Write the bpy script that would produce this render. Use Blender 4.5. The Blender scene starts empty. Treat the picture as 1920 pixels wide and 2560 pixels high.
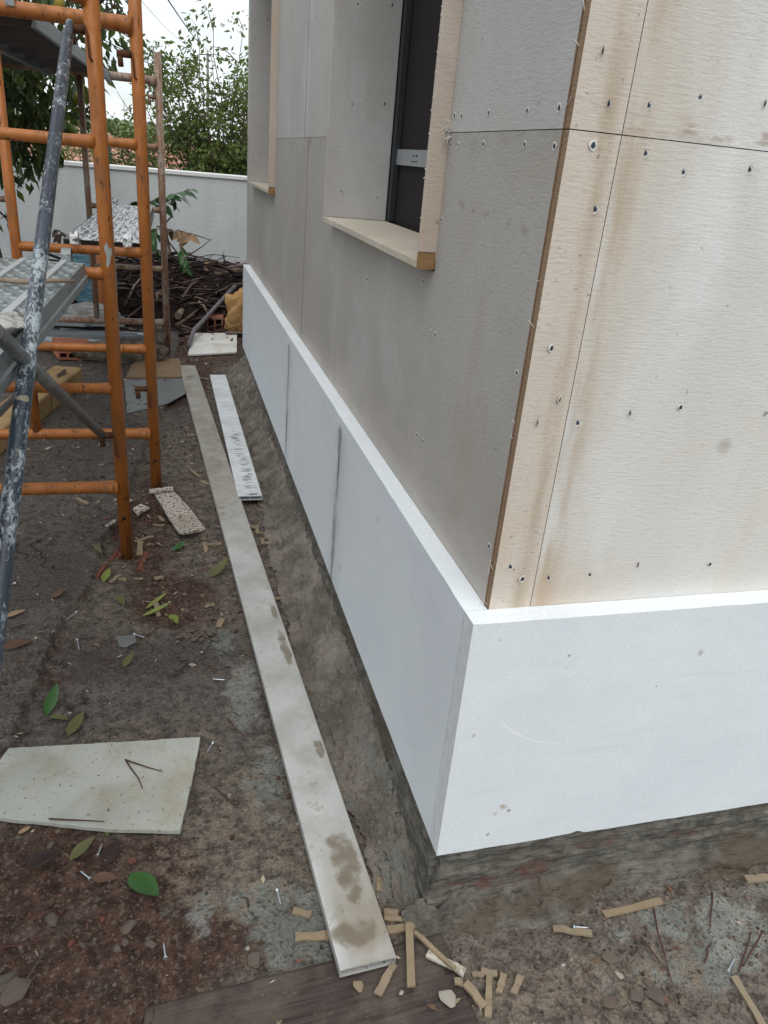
import bpy, bmesh, math, random
import numpy as np
from mathutils import Vector, Matrix, Euler

random.seed(7)
RNG = np.random.default_rng(11)
S = bpy.context.scene
COL = S.collection

# ------------------------------------------------------------------ camera
CAM_F, CAM_W, CAM_H = 1886.278, 1920.0, 2560.0
CAM_P = Vector((-0.47569, -0.94345, 1.26334))
CAM_R = Vector((0.96392721, -0.25213484, 0.08527812))      # right
CAM_D = Vector((-0.03137906, -0.42580965, -0.90426849))    # down
CAM_V = Vector((0.26430984, 0.86897305, -0.41836126))      # forward
cam = bpy.data.cameras.new('camera')
cam.sensor_fit = 'VERTICAL'
cam.sensor_height = 36.0
cam.lens = CAM_F / CAM_H * 36.0
cam.clip_start = 0.05
cam.clip_end = 3000
cam_o = bpy.data.objects.new('camera', cam)
COL.objects.link(cam_o)
m = Matrix.Identity(4)
for i in range(3):
    m[i][0] = CAM_R[i]; m[i][1] = -CAM_D[i]; m[i][2] = -CAM_V[i]; m[i][3] = CAM_P[i]
cam_o.matrix_world = m
S.camera = cam_o

# ------------------------------------------------------------------ sky, sun, exposure
SUN_EL, SUN_AZ = math.radians(62), math.radians(186)        # azimuth from +Y towards +X
world = bpy.data.worlds.new('World')
S.world = world
world.use_nodes = True
wn, wl = world.node_tree.nodes, world.node_tree.links
wn.clear()
w_out = wn.new('ShaderNodeOutputWorld'); w_bg = wn.new('ShaderNodeBackground')
w_sky = wn.new('ShaderNodeTexSky'); w_sky.sky_type = 'NISHITA'; w_sky.sun_disc = False
w_sky.sun_elevation = SUN_EL; w_sky.sun_rotation = SUN_AZ
w_sky.air_density = 1.0; w_sky.dust_density = 2.0
w_tc = wn.new('ShaderNodeTexCoord'); w_map = wn.new('ShaderNodeMapping')
w_map.inputs['Scale'].default_value = (1.0, 1.0, 2.2)
w_no = wn.new('ShaderNodeTexNoise'); w_no.inputs['Scale'].default_value = 1.7
w_no.inputs['Detail'].default_value = 6; w_no.inputs['Roughness'].default_value = 0.55
w_rp = wn.new('ShaderNodeValToRGB')
w_rp.color_ramp.elements[0].position = 0.40; w_rp.color_ramp.elements[0].color = (.12, .12, .12, 1)
w_rp.color_ramp.elements[1].position = 0.58; w_rp.color_ramp.elements[1].color = (1, 1, 1, 1)
w_mx = wn.new('ShaderNodeMix'); w_mx.data_type = 'RGBA'
w_mx.inputs[7].default_value = (9.2, 9.75, 10.1, 1)          # cloud deck
wl.new(w_tc.outputs['Generated'], w_map.inputs['Vector']); wl.new(w_map.outputs[0], w_no.inputs['Vector'])
wl.new(w_no.outputs['Fac'], w_rp.inputs['Fac']); wl.new(w_rp.outputs['Color'], w_mx.inputs[0])
wl.new(w_sky.outputs[0], w_mx.inputs[6]); wl.new(w_mx.outputs[2], w_bg.inputs['Color'])
w_bg.inputs['Strength'].default_value = 0.095
wl.new(w_bg.outputs[0], w_out.inputs['Surface'])
sun = bpy.data.lights.new('sun', 'SUN'); sun.energy = 1.25; sun.angle = math.radians(55)
sun.color = (1.0, 0.965, 0.91)
sun_o = bpy.data.objects.new('sun', sun); COL.objects.link(sun_o)
sd = Vector((math.sin(SUN_AZ) * math.cos(SUN_EL), math.cos(SUN_AZ) * math.cos(SUN_EL), math.sin(SUN_EL)))
sun_o.rotation_euler = sd.to_track_quat('Z', 'Y').to_euler()
S.view_settings.view_transform = 'Standard'
S.view_settings.look = 'None'
S.view_settings.exposure = 0.5
S.view_settings.gamma = 1.0
S.view_settings.use_curve_mapping = False
S.cycles.max_bounces = 6

# ------------------------------------------------------------------ helpers: where things stand
def ray(u, v):
    return CAM_R * ((u - 960) / CAM_F) + CAM_D * ((v - 1280) / CAM_F) + CAM_V
def on(u, v, ax, val):
    r = ray(u, v); return CAM_P + r * ((val - CAM_P[ax]) / r[ax])
def gp(u, v, z=0.0):                     # point of the ground seen there
    return on(u, v, 2, z)

def smooth(t):
    t = np.clip(t, 0, 1); return t * t * (3 - 2 * t)
def _h(i, j, s):
    n = (i * 374761393 + j * 668265263 + s * 974634541) & 0x7fffffff
    n = ((n ^ (n >> 13)) * 1274126177) & 0x7fffffff
    return ((n ^ (n >> 16)) & 0xffff) / 65535.0
def vn(x, y, s=0):
    x = np.asarray(x, float); y = np.asarray(y, float)
    i = np.floor(x).astype(np.int64); j = np.floor(y).astype(np.int64)
    fx = x - i; fy = y - j
    fx = fx * fx * (3 - 2 * fx); fy = fy * fy * (3 - 2 * fy)
    return (_h(i, j, s) * (1 - fx) + _h(i + 1, j, s) * fx) * (1 - fy) + (_h(i, j + 1, s) * (1 - fx) + _h(i + 1, j + 1, s) * fx) * fy
def fbm(x, y, s=0, o=4):
    a, t, n = 1.0, 0.0, 0.0
    for k in range(o):
        t = t + a * vn(x * 2 ** k, y * 2 ** k, s + k * 17); n += a; a *= .55
    return t / n

# ------------------------------------------------------------------ helpers: materials
class Mat:
    def __init__(self, name, rough=.7, spec=.3, metal=0.0):
        self.m = bpy.data.materials.new(name); self.m.use_nodes = True
        self.n = self.m.node_tree.nodes; self.l = self.m.node_tree.links
        self.b = self.n['Principled BSDF']
        self.b.inputs['Roughness'].default_value = rough
        self.b.inputs['Specular IOR Level'].default_value = spec
        self.b.inputs['Metallic'].default_value = metal
        self.tc = self.n.new('ShaderNodeTexCoord')
        self.o = self.tc.outputs['Object']
    def _in(self, sock, v):
        if v is None: return
        if isinstance(v, bpy.types.NodeSocket): self.l.new(v, sock)
        else:
            if hasattr(v, '__len__') and len(v) == 3 and sock.type == 'RGBA': v = (*v, 1)
            sock.default_value = v
    def scale(self, sc, src=None, rot=(0, 0, 0)):
        k = self.n.new('ShaderNodeMapping'); k.inputs['Scale'].default_value = sc; k.inputs['Rotation'].default_value = rot
        self.l.new(src or self.o, k.inputs['Vector']); return k.outputs[0]
    def noise(self, s, vec=None, detail=4, rough=.55, dist=0):
        k = self.n.new('ShaderNodeTexNoise'); k.inputs['Scale'].default_value = s
        k.inputs['Detail'].default_value = detail; k.inputs['Roughness'].default_value = rough
        k.inputs['Distortion'].default_value = dist
        self.l.new(vec or self.o, k.inputs['Vector']); return k.outputs['Fac']
    def voro(self, s, vec=None, feat='F1', out='Distance', rnd=1.0):
        k = self.n.new('ShaderNodeTexVoronoi'); k.feature = feat; k.inputs['Scale'].default_value = s
        k.inputs['Randomness'].default_value = rnd
        self.l.new(vec or self.o, k.inputs['Vector']); return k.outputs[out]
    def ramp(self, fac, *st):
        k = self.n.new('ShaderNodeValToRGB'); e = k.color_ramp.elements
        while len(e) < len(st): e.new(.5)
        for el, (p, c) in zip(e, st):
            el.position = p
            el.color = (c, c, c, 1) if not hasattr(c, '__len__') else (*c, 1)
        self.l.new(fac, k.inputs['Fac']); return k.outputs['Color']
    def rng(self, v, a, b, c=0.0, d=1.0, kind='SMOOTHSTEP'):
        k = self.n.new('ShaderNodeMapRange'); k.interpolation_type = kind
        for i, q in enumerate((v, a, b, c, d)): self._in(k.inputs[i], q)
        return k.outputs[0]
    def mix(self, f, a, b, mode='MIX'):
        k = self.n.new('ShaderNodeMix'); k.data_type = 'RGBA'; k.blend_type = mode
        self._in(k.inputs[0], f); self._in(k.inputs[6], a); self._in(k.inputs[7], b); return k.outputs[2]
    def math(self, op, a, b=None, clamp=False):
        k = self.n.new('ShaderNodeMath'); k.operation = op; k.use_clamp = clamp
        self._in(k.inputs[0], a); self._in(k.inputs[1], b); return k.outputs[0]
    def xyz(self, vec=None):
        k = self.n.new('ShaderNodeSeparateXYZ'); self.l.new(vec or self.o, k.inputs[0]); return k.outputs
    def attr(self, name, out='Fac'):
        k = self.n.new('ShaderNodeAttribute'); k.attribute_name = name; return k.outputs[out]
    def rand(self):
        return self.n.new('ShaderNodeObjectInfo').outputs['Random']
    def col(self, c): self._in(self.b.inputs['Base Color'], c); return self
    def rough(self, r): self._in(self.b.inputs['Roughness'], r); return self
    def bump(self, h, s=.3, d=.01, prev=None):
        k = self.n.new('ShaderNodeBump'); k.inputs['Strength'].default_value = s; k.inputs['Distance'].default_value = d
        self.l.new(h, k.inputs['Height'])
        if prev: self.l.new(prev, k.inputs['Normal'])
        self.l.new(k.outputs[0], self.b.inputs['Normal']); return k.outputs[0]

# ------------------------------------------------------------------ helpers: meshes
class MB:
    def __init__(self): self.v = []; self.f = []; self.mi = []; self.sm = []; self.cur = 0; self.c = []; self.cc = None
    def add(self, vs, fs, smooth=False):
        b = len(self.v); self.v += [tuple(p) for p in vs]
        if self.cc is not None: self.c += [self.cc] * len(vs)
        for f in fs: self.f.append(tuple(b + i for i in f)); self.mi.append(self.cur); self.sm.append(smooth)
        return self
    def box(self, a, b, M=None):
        (x0, y0, z0), (x1, y1, z1) = a, b
        vs = [Vector(p) for p in ((x0,y0,z0),(x1,y0,z0),(x1,y1,z0),(x0,y1,z0),(x0,y0,z1),(x1,y0,z1),(x1,y1,z1),(x0,y1,z1))]
        if M is not None: vs = [M @ p for p in vs]
        return self.add(vs, [(3,2,1,0),(4,5,6,7),(0,1,5,4),(1,2,6,5),(2,3,7,6),(3,0,4,7)])
    def prism(self, poly, ax, a, b):          # poly of 2-d points, extruded along axis ax
        n = len(poly); vs = []
        for t in (a, b):
            for p in poly:
                q = list(p); q.insert(ax, t); vs.append(q)
        fs = [tuple(range(n)), tuple(range(2*n-1, n-1, -1))]
        for i in range(n): fs.append((i, i+n, (i+1) % n+n, (i+1) % n))
        return self.add(vs, fs)
    def tube(self, pts, r, n=8, cap=True, smooth=True):
        pts = [Vector(p) for p in pts]; rs = r if hasattr(r, '__len__') else [r] * len(pts)
        vs = []; ref = None
        for i, p in enumerate(pts):
            d = (pts[min(i+1, len(pts)-1)] - pts[max(i-1, 0)])
            d = d.normalized() if d.length > 1e-9 else Vector((0, 0, 1))
            if ref is None: ref = Vector((0, 0, 1)) if abs(d.z) < .9 else Vector((1, 0, 0))
            a = d.cross(ref).normalized(); b = a.cross(d).normalized(); ref = b
            for k in range(n):
                t = 2 * math.pi * k / n; vs.append(p + (a * math.cos(t) + b * math.sin(t)) * rs[i])
        fs = [(i*n+k, i*n+(k+1) % n, (i+1)*n+(k+1) % n, (i+1)*n+k) for i in range(len(pts)-1) for k in range(n)]
        b0 = len(self.v); self.add(vs, fs, smooth)
        if cap:
            m = (len(pts)-1)*n
            for f in (tuple(b0+k for k in reversed(range(n))), tuple(b0+m+k for k in range(n))):
                self.f.append(f); self.mi.append(self.cur); self.sm.append(False)
        return self
    def build(self, name, mat, parent=None, loc=None, rot=None, bevel=0, kind=None):
        me = bpy.data.meshes.new(name); me.from_pydata(self.v, [], self.f)
        for mm in (mat if isinstance(mat, (list, tuple)) else [mat]): me.materials.append(mm.m if isinstance(mm, Mat) else mm)
        me.polygons.foreach_set('material_index', self.mi); me.polygons.foreach_set('use_smooth', self.sm)
        if self.c:
            at = me.color_attributes.new('tint', 'FLOAT_COLOR', 'POINT')
            at.data.foreach_set('color', np.array([(*c, 1) for c in self.c], dtype=np.float32).ravel())
        me.update()
        return link(name, me, parent, loc, rot, bevel, kind)

def link(name, me, parent=None, loc=None, rot=None, bevel=0, kind=None):
    o = bpy.data.objects.new(name, me); COL.objects.link(o)
    if parent: o.parent = parent
    if loc is not None: o.location = loc
    if rot is not None: o.rotation_euler = rot
    if bevel:
        b = o.modifiers.new('bevel', 'BEVEL'); b.width = bevel; b.segments = 2; b.limit_method = 'ANGLE'
    if kind: o['kind'] = kind
    return o
def tag(o, label, cat, group=None):
    o['label'] = label; o['category'] = cat
    if group: o['group'] = group
    return o
def thing(name, label, cat, loc=(0, 0, 0), rot=None, group=None):
    o = bpy.data.objects.new(name, None); COL.objects.link(o); o.location = loc; o.empty_display_size = .05
    if rot is not None: o.rotation_euler = rot
    return tag(o, label, cat, group)
def part_empty(name, parent):
    o = bpy.data.objects.new(name, None); COL.objects.link(o); o.parent = parent; return o
def grid_mesh(name, X, Y, Z, mat, attrs=None, smooth=True):
    ny, nx = X.shape
    co = np.stack([X, Y, Z], -1).reshape(-1, 3).astype(np.float32)
    idx = np.arange(nx * ny).reshape(ny, nx)
    q = np.stack([idx[:-1, :-1], idx[:-1, 1:], idx[1:, 1:], idx[1:, :-1]], -1).reshape(-1, 4)
    me = bpy.data.meshes.new(name)
    me.vertices.add(len(co)); me.vertices.foreach_set('co', co.ravel())
    me.loops.add(q.size); me.loops.foreach_set('vertex_index', q.ravel().astype(np.int32))
    me.polygons.add(len(q)); me.polygons.foreach_set('loop_start', np.arange(0, q.size, 4, dtype=np.int32))
    me.polygons.foreach_set('use_smooth', np.full(len(q), smooth))
    for k, a in (attrs or {}).items():
        at = me.attributes.new(k, 'FLOAT', 'POINT'); at.data.foreach_set('value', np.asarray(a, np.float32).ravel())
    me.materials.append(mat.m); me.update(); me.validate()
    return me

# ================================================================== MATERIALS
def m_board(name, base, tan, tan_amt, dark=.75):
    k = Mat(name, .85, .15)
    big = k.noise(2.2, detail=5); mid = k.noise(9, k.scale((1, 1, .45)), detail=4)
    c = k.mix(k.rng(big, .35, .7), base, tuple(x * .9 for x in base))
    c = k.mix(k.math('MULTIPLY', k.rng(mid, .5, .75), tan_amt), c, tan)
    fib = k.noise(1, k.scale((48, 48, 250)), detail=4, rough=.65)
    fib2 = k.noise(1, k.scale((420, 420, 160)), detail=2)
    c = k.mix(k.rng(fib, .32, .48, .45, 0), c, tuple(x * dark for x in base))
    pt = k.noise(1, k.scale((3.2, 3.2, 2.0)), detail=5, rough=.6, dist=.5)
    c = k.mix(k.rng(pt, .52, .68, 0, .75), c, (base[0] * 1.10, base[1] * 1.13, base[2] * 1.17))
    c = k.mix(k.rng(pt, .30, .46, .65, 0), c, (base[0] * .93, base[1] * .86, base[2] * .78))
    sp = k.noise(55, detail=2)
    c = k.mix(k.rng(sp, .70, .78, 0, .45), c, (.16, .12, .09))
    h = k.math('ADD', k.math('MULTIPLY', fib, .7), k.math('MULTIPLY', fib2, .3))
    k.bump(h, .4, .0035)
    k.c = c
    return k
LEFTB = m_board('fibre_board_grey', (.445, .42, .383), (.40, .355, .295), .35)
x, y, z = LEFTB.xyz()
# grime: tape line and rubbed band below the joint; then bounce-light glow painted in above the insulation
g1 = LEFTB.math('MULTIPLY', LEFTB.rng(LEFTB.math('ABSOLUTE', LEFTB.math('SUBTRACT', z, 1.318)), 0, .05, 1, 0), LEFTB.rng(LEFTB.noise(14, LEFTB.scale((1, 1, 3))), .42, .7))
c = LEFTB.mix(LEFTB.math('MULTIPLY', g1, .5), LEFTB.c, (.30, .27, .20))
g2 = LEFTB.math('MULTIPLY', LEFTB.rng(LEFTB.math('ABSOLUTE', LEFTB.math('SUBTRACT', LEFTB.math('ADD', z, LEFTB.math('MULTIPLY', y, -.06)), 1.19)), 0, .012, 1, 0), LEFTB.rng(LEFTB.noise(20), .5, .65))
c = LEFTB.mix(LEFTB.math('MULTIPLY', g2, .5), c, (.25, .21, .15))
g3 = LEFTB.math('MULTIPLY', LEFTB.rng(LEFTB.math('ABSOLUTE', LEFTB.math('SUBTRACT', y, 1.93)), .0, .12, 1, 0), LEFTB.rng(LEFTB.noise(7, LEFTB.scale((1, 3, .5))), .4, .75))
c = LEFTB.mix(LEFTB.math('MULTIPLY', g3, .35), c, (.36, .32, .23))
bounce_glow = LEFTB.math('MULTIPLY', LEFTB.rng(z, .62, .86, 1, 0), LEFTB.rng(LEFTB.noise(5, LEFTB.scale((1, .6, 2)), detail=5), .32, .62))
c = LEFTB.mix(LEFTB.math('MULTIPLY', bounce_glow, .6), c, (.57, .505, .445))
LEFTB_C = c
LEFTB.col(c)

LEFTU = m_board('fibre_board_grey_skylit', (.515, .503, .473), (.46, .42, .35), .3)  # upper row painted paler and cooler to carry the stronger sky light there
x, y, z = LEFTU.xyz()
def seam(k, c, y, y0, w=.006):
    wob = k.math('MULTIPLY', k.math('SUBTRACT', k.noise(30, k.scale((1, .2, 1)), detail=3), .5), .006)
    f = k.rng(k.math('ABSOLUTE', k.math('ADD', k.math('SUBTRACT', y, y0), wob)), w * .35, w, 1, 0)
    return k.mix(k.math('MULTIPLY', f, k.rng(k.noise(9), .2, .55, .45, .95)), c, (.10, .085, .065))
LEFTU.col(seam(LEFTU, LEFTU.c, y, 2.007))
x, y, z = LEFTB.xyz()
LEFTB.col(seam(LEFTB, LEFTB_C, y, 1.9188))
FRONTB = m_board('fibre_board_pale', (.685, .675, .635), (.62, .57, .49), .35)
x, y, z = FRONTB.xyz()
st = FRONTB.math('MULTIPLY', FRONTB.rng(FRONTB.math('ABSOLUTE', FRONTB.math('SUBTRACT', x, .092)), .0, .035, 1, 0), FRONTB.rng(FRONTB.noise(6, FRONTB.scale((4, 1, .7))), .36, .66))
c = FRONTB.mix(FRONTB.math('MULTIPLY', st, .75), FRONTB.c, (.40, .29, .18))
st2 = FRONTB.math('MULTIPLY', FRONTB.rng(FRONTB.math('ABSOLUTE', FRONTB.math('SUBTRACT', z, 1.335)), .0, .022, 1, 0), FRONTB.rng(FRONTB.noise(22, FRONTB.scale((1, 1, 3))), .48, .66))
c = FRONTB.mix(FRONTB.math('MULTIPLY', st2, .7), c, (.30, .22, .15))
st3 = FRONTB.math('MULTIPLY', FRONTB.rng(FRONTB.math('ABSOLUTE', FRONTB.math('SUBTRACT', z, .66)), .0, .09, 1, 0), FRONTB.rng(x, .05, .35, 1, 0))
c = FRONTB.mix(FRONTB.math('MULTIPLY', st3, .45), c, (.56, .44, .34))
st4 = FRONTB.math('MULTIPLY', FRONTB.rng(x, .08, .30, 1, 0), FRONTB.rng(FRONTB.noise(3.2, FRONTB.scale((1.6, 1, .6)), detail=5), .40, .62))
c = FRONTB.mix(FRONTB.math('MULTIPLY', st4, .45), c, (.50, .41, .30))
dsp = FRONTB.n.new('ShaderNodeVectorMath'); dsp.operation = 'DISTANCE'
FRONTB.l.new(FRONTB.o, dsp.inputs[0]); dsp.inputs[1].default_value = (.36, 0, .905)
c = FRONTB.mix(FRONTB.math('MULTIPLY', FRONTB.rng(dsp.outputs['Value'], .004, .02, 1, 0), .45), c, (.33, .24, .19))
FRONTB.col(c)

CORNB = m_board('fibre_board_tan', (.62, .555, .475), (.53, .44, .345), .5)
x, y, z = CORNB.xyz()
st = CORNB.math('MULTIPLY', CORNB.rng(CORNB.math('ABSOLUTE', CORNB.math('SUBTRACT', x, .05)), .0, .022, 1, 0), CORNB.rng(CORNB.noise(7, CORNB.scale((3, 1, .6))), .38, .62))
c = CORNB.mix(CORNB.math('MULTIPLY', st, .7), CORNB.c, (.42, .33, .225))
c = CORNB.mix(CORNB.rng(CORNB.noise(140, detail=3), .66, .72, 0, .6), c, (.15, .10, .06))
CORNB.col(c)
EDGEB = Mat('raw_board_edge', .95, .1)
EDGEB.col(EDGEB.mix(EDGEB.noise(60, EDGEB.scale((1, 1, .3))), (.22, .14, .085), (.38, .27, .175)))
EDGEB.bump(EDGEB.noise(220), .6, .004)
REVEAL = m_board('reveal_board_grey', (.50, .478, .45), (.42, .38, .33), .4)
REVEAL.col(REVEAL.c)
PINKB = m_board('reveal_board_pinkish', (.56, .475, .395), (.50, .41, .33), .4); PINKB.col(PINKB.c)
SILLB = m_board('sill_board', (.56, .50, .405), (.44, .375, .28), .5); SILLB.col(SILLB.c)
BLOCK = Mat('sawn_wood', .8, .2)
BLOCK.col(BLOCK.mix(BLOCK.noise(40, BLOCK.scale((1, 1, 5))), (.36, .23, .11), (.22, .12, .05)))
DARKP = Mat('dark_membrane', .8, .2)
DARKP.col(DARKP.mix(DARKP.noise(120), (.018, .014, .016), (.030, .024, .026)))
CORE = Mat('dark_gap', .95, .05).col((.07, .055, .042))
ZINC = Mat('galvanised_steel', .42, .5, .65)
ZINC.col(ZINC.mix(ZINC.noise(14, detail=5), (.36, .39, .41), (.52, .55, .56)))
ZINC.bump(ZINC.noise(60), .08, .003)
ZDARK = Mat('dark_steel_stud', .5, .4, .5).col((.05, .055, .06))

EPS = Mat('expanded_polystyrene', .75, .25)
fl = EPS.voro(420); flw = EPS.noise(1, EPS.scale((120, 120, 290)), detail=4, rough=.65)
c = EPS.mix(EPS.rng(EPS.noise(4), .3, .7), (.745, .785, .805), (.70, .74, .765))
c = EPS.mix(EPS.rng(flw, .57, .70, 0, .8), c, (.93, .96, .975))
c = EPS.mix(EPS.rng(flw, .34, .46, .5, 0), c, (.64, .675, .70))
c = EPS.mix(EPS.rng(EPS.noise(1, EPS.scale((5, 5, 60)), detail=3), .55, .75, 0, .45), c, (.64, .675, .70))
c = EPS.mix(EPS.rng(EPS.noise(46, detail=2), .735, .76, 0, .55), c, (.38, .35, .30))
for (px_, pz_, r_, cc_) in ((.075, .10, .010, (.40, .33, .24)), (.062, .085, .006, (.5, .45, .38)), (.088, .088, .005, (.2, .17, .15)), (.40, .405, .008, (.45, .43, .40)), (.33, .34, .004, (.3, .28, .26)), (.055, .035, .005, (.3, .27, .24)), (.14, .425, .0035, (.2, .19, .18))):
    dn = EPS.n.new('ShaderNodeVectorMath'); dn.operation = 'DISTANCE'; EPS.l.new(EPS.o, dn.inputs[0]); dn.inputs[1].default_value = (px_ + .04, 0, pz_)
    dd_ = EPS.math('ADD', dn.outputs['Value'], EPS.math('MULTIPLY', EPS.math('SUBTRACT', EPS.noise(90, detail=4), .5), r_ * 2.6))
    c = EPS.mix(EPS.rng(dd_, r_ * .3, r_, .75, 0), c, cc_)
for (px_, pz_, R_) in ((.22, .42, .185),):
    dn = EPS.n.new('ShaderNodeVectorMath'); dn.operation = 'DISTANCE'; EPS.l.new(EPS.o, dn.inputs[0]); dn.inputs[1].default_value = (px_, 0, pz_)
    arc = EPS.rng(EPS.math('ABSOLUTE', EPS.math('SUBTRACT', dn.outputs['Value'], R_)), 0, .0016, 1, 0)
    c = EPS.mix(EPS.math('MULTIPLY', arc, EPS.rng(EPS.noise(4.5), .48, .56, 0, .8)), c, (.93, .95, .96))
sm = EPS.attr('smear')
c = EPS.mix(EPS.math('MULTIPLY', sm, EPS.rng(EPS.noise(16, EPS.scale((1, 1, .4))), .25, .62)), c, (.15, .145, .135))
EPS.col(c)
EPS.bump(EPS.math('ADD', EPS.math('MULTIPLY', fl, .4), flw), .13, .002)

EPSCUT = Mat('cut_polystyrene_end', .9, .1)
q1 = EPSCUT.noise(1, EPSCUT.scale((120, 120, 30)), detail=5, rough=.7)
c = EPSCUT.mix(EPSCUT.rng(q1, .3, .65), (.60, .63, .65), (.74, .765, .785))
c = EPSCUT.mix(EPSCUT.rng(EPSCUT.noise(30, EPSCUT.scale((1, 1, .3)), detail=4), .60, .72, 0, .55), c, (.33, .34, .345))
EPSCUT.col(c); EPSCUT.bump(q1, .5, .004)
PLINTH = Mat('rough_render_plinth', .9, .2)
str_ = PLINTH.noise(1, PLINTH.scale((14, 14, 260)), detail=4, rough=.65)
cl = PLINTH.noise(26, detail=6, rough=.7)
c = PLINTH.mix(PLINTH.rng(cl, .34, .66), (.078, .072, .060), (.165, .157, .132))
c = PLINTH.mix(PLINTH.rng(str_, .52, .68, 0, .55), c, (.21, .205, .18))
c = PLINTH.mix(PLINTH.rng(PLINTH.noise(5, PLINTH.scale((1, 1, 2.5))), .5, .66, 0, .8), c, (.095, .072, .05))
c = PLINTH.mix(PLINTH.math('MULTIPLY', PLINTH.attr('brick'), PLINTH.rng(cl, .38, .66)), c, (.105, .048, .038))
PLINTH.col(c)
PLINTH.bump(PLINTH.math('ADD', PLINTH.math('MULTIPLY', str_, .5), cl), .9, .012)

MORTAR = Mat('wet_cement_mortar', .75, .3)
a = MORTAR.noise(9, detail=6, rough=.65); b = MORTAR.noise(60, detail=7, rough=.75)
c = MORTAR.mix(MORTAR.rng(a, .35, .68), (.175, .150, .122), (.36, .318, .265))
c = MORTAR.mix(MORTAR.math('MULTIPLY', MORTAR.attr('pale'), MORTAR.rng(a, .3, .6)), c, (.225, .238, .212))
c = MORTAR.mix(MORTAR.rng(b, .55, .68, 0, .7), c, (.44, .40, .34))
c = MORTAR.mix(MORTAR.rng(MORTAR.noise(190, detail=4, rough=.7), .58, .68, 0, .6), c, (.05, .042, .034))
c = MORTAR.mix(MORTAR.rng(b, .30, .40, .6, 0), c, (.06, .05, .04))
MORTAR.col(c); MORTAR.bump(MORTAR.math('ADD', b, MORTAR.noise(240, detail=3)), 1.0, .009)

GROUND = Mat('muddy_ground', .8, .28)
red, cem, slab, wet, hollow = (GROUND.attr(q) for q in ('red', 'cement', 'slab', 'wet', 'tan'))
n1 = GROUND.noise(5, detail=7, rough=.65); n2 = GROUND.noise(34, detail=6, rough=.68); n3 = GROUND.noise(170, detail=4, rough=.7)
gr = GROUND.voro(150, out='Color'); gd = GROUND.voro(150)
c = GROUND.mix(GROUND.rng(n2, .3, .7), (.095, .077, .062), (.29, .242, .197))
c = GROUND.mix(GROUND.math('MULTIPLY', red, GROUND.rng(n1, .22, .5)), c, GROUND.mix(GROUND.rng(n2, .35, .7), (.058, .030, .021), (.170, .092, .064)))
c = GROUND.mix(GROUND.math('MULTIPLY', slab, .85), c, GROUND.mix(GROUND.rng(n2, .3, .7), (.085, .075, .066), (.21, .186, .165)))
c = GROUND.mix(GROUND.math('MULTIPLY', cem, GROUND.rng(n2, .22, .45)), c, GROUND.mix(GROUND.rng(n1, .35, .65), (.20, .21, .185), (.36, .36, .32)))
c = GROUND.mix(GROUND.math('MULTIPLY', hollow, GROUND.rng(n2, .42, .62)), c, (.29, .235, .175))
grv = GROUND.xyz(gr)
c = GROUND.mix(GROUND.rng(grv[0], .84, .98, 0, .4), c, (.31, .265, .215))
c = GROUND.mix(GROUND.rng(grv[1], .80, .97, 0, .45), c, (.022, .017, .013))
c = GROUND.mix(GROUND.rng(n3, .57, .68, 0, .7), c, (.36, .31, .25))
c = GROUND.mix(GROUND.rng(n3, .32, .44, .75, 0), c, (.022, .017, .013))
wetm = GROUND.math('MULTIPLY', wet, GROUND.rng(n2, .40, .6))
c = GROUND.mix(GROUND.math('MULTIPLY', wetm, .5), c, (.028, .026, .025))
wn_ = GROUND.n.new('ShaderNodeTexNoise'); wn_.inputs['Scale'].default_value = 9; wn_.inputs['Detail'].default_value = 5; GROUND.l.new(GROUND.o, wn_.inputs['Vector'])
va_ = GROUND.n.new('ShaderNodeVectorMath'); va_.operation = 'MULTIPLY_ADD'; GROUND.l.new(wn_.outputs['Color'], va_.inputs[0]); va_.inputs[1].default_value = (.16, .16, 0); GROUND.l.new(GROUND.o, va_.inputs[2])
ck = GROUND.voro(4.2, va_.outputs[0], 'DISTANCE_TO_EDGE')
ckm = GROUND.math('MULTIPLY', GROUND.rng(ck, .004, .016, 1, 0), GROUND.math('MULTIPLY', GROUND.rng(GROUND.noise(3.5), .46, .56), GROUND.math('MAXIMUM', slab, cem, True)))
c = GROUND.mix(GROUND.math('MULTIPLY', ckm, .8), c, (.018, .014, .011))
GROUND.col(c)
GROUND.rough(GROUND.rng(wetm, 0, 1, .82, .12))
b1 = GROUND.bump(n2, .9, .03); b2 = GROUND.bump(n3, .9, .010, b1); GROUND.bump(gd, .6, .005, b2)

ORANGE = {}
def m_scaffold(name, paint, worn, wear):
    k = Mat(name, .5, .4)
    n = k.noise(5, detail=5); r = k.noise(30, k.scale((1, 1, .45)), detail=6, rough=.65)
    c = k.mix(k.rng(n, .35, .7), paint, tuple(q * .78 for q in paint))
    c = k.mix(k.rng(r, .62 - wear * .2, .70 - wear * .12), c, worn)
    c = k.mix(k.rng(k.noise(1, k.scale((60, 60, 16)), detail=5, rough=.7), .62 - wear * .05, .66), c, (.035, .018, .012))
    c = k.mix(k.rng(k.noise(1, k.scale((26, 26, 4)), detail=5, rough=.7), .52, .68, 0, .6), c, tuple(q * .45 for q in paint))
    c = k.mix(k.rng(k.noise(11, detail=4), .73, .755), c, (.36, .36, .33))
    k.col(c); k.rough(k.rng(r, .4, .7, .42, .75)); k.bump(r, .12, .003)
    return k
PAINT = m_scaffold('orange_scaffold_paint', (.41, .140, .028), (.27, .105, .036), .5)
WORN = m_scaffold('worn_brown_scaffold_paint', (.27, .150, .092), (.33, .27, .22), .75)
STAIN = Mat('rusty_iron', .85, .2); STAIN.col(STAIN.mix(STAIN.noise(80), (.05, .022, .014), (.14, .06, .03)))
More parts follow.
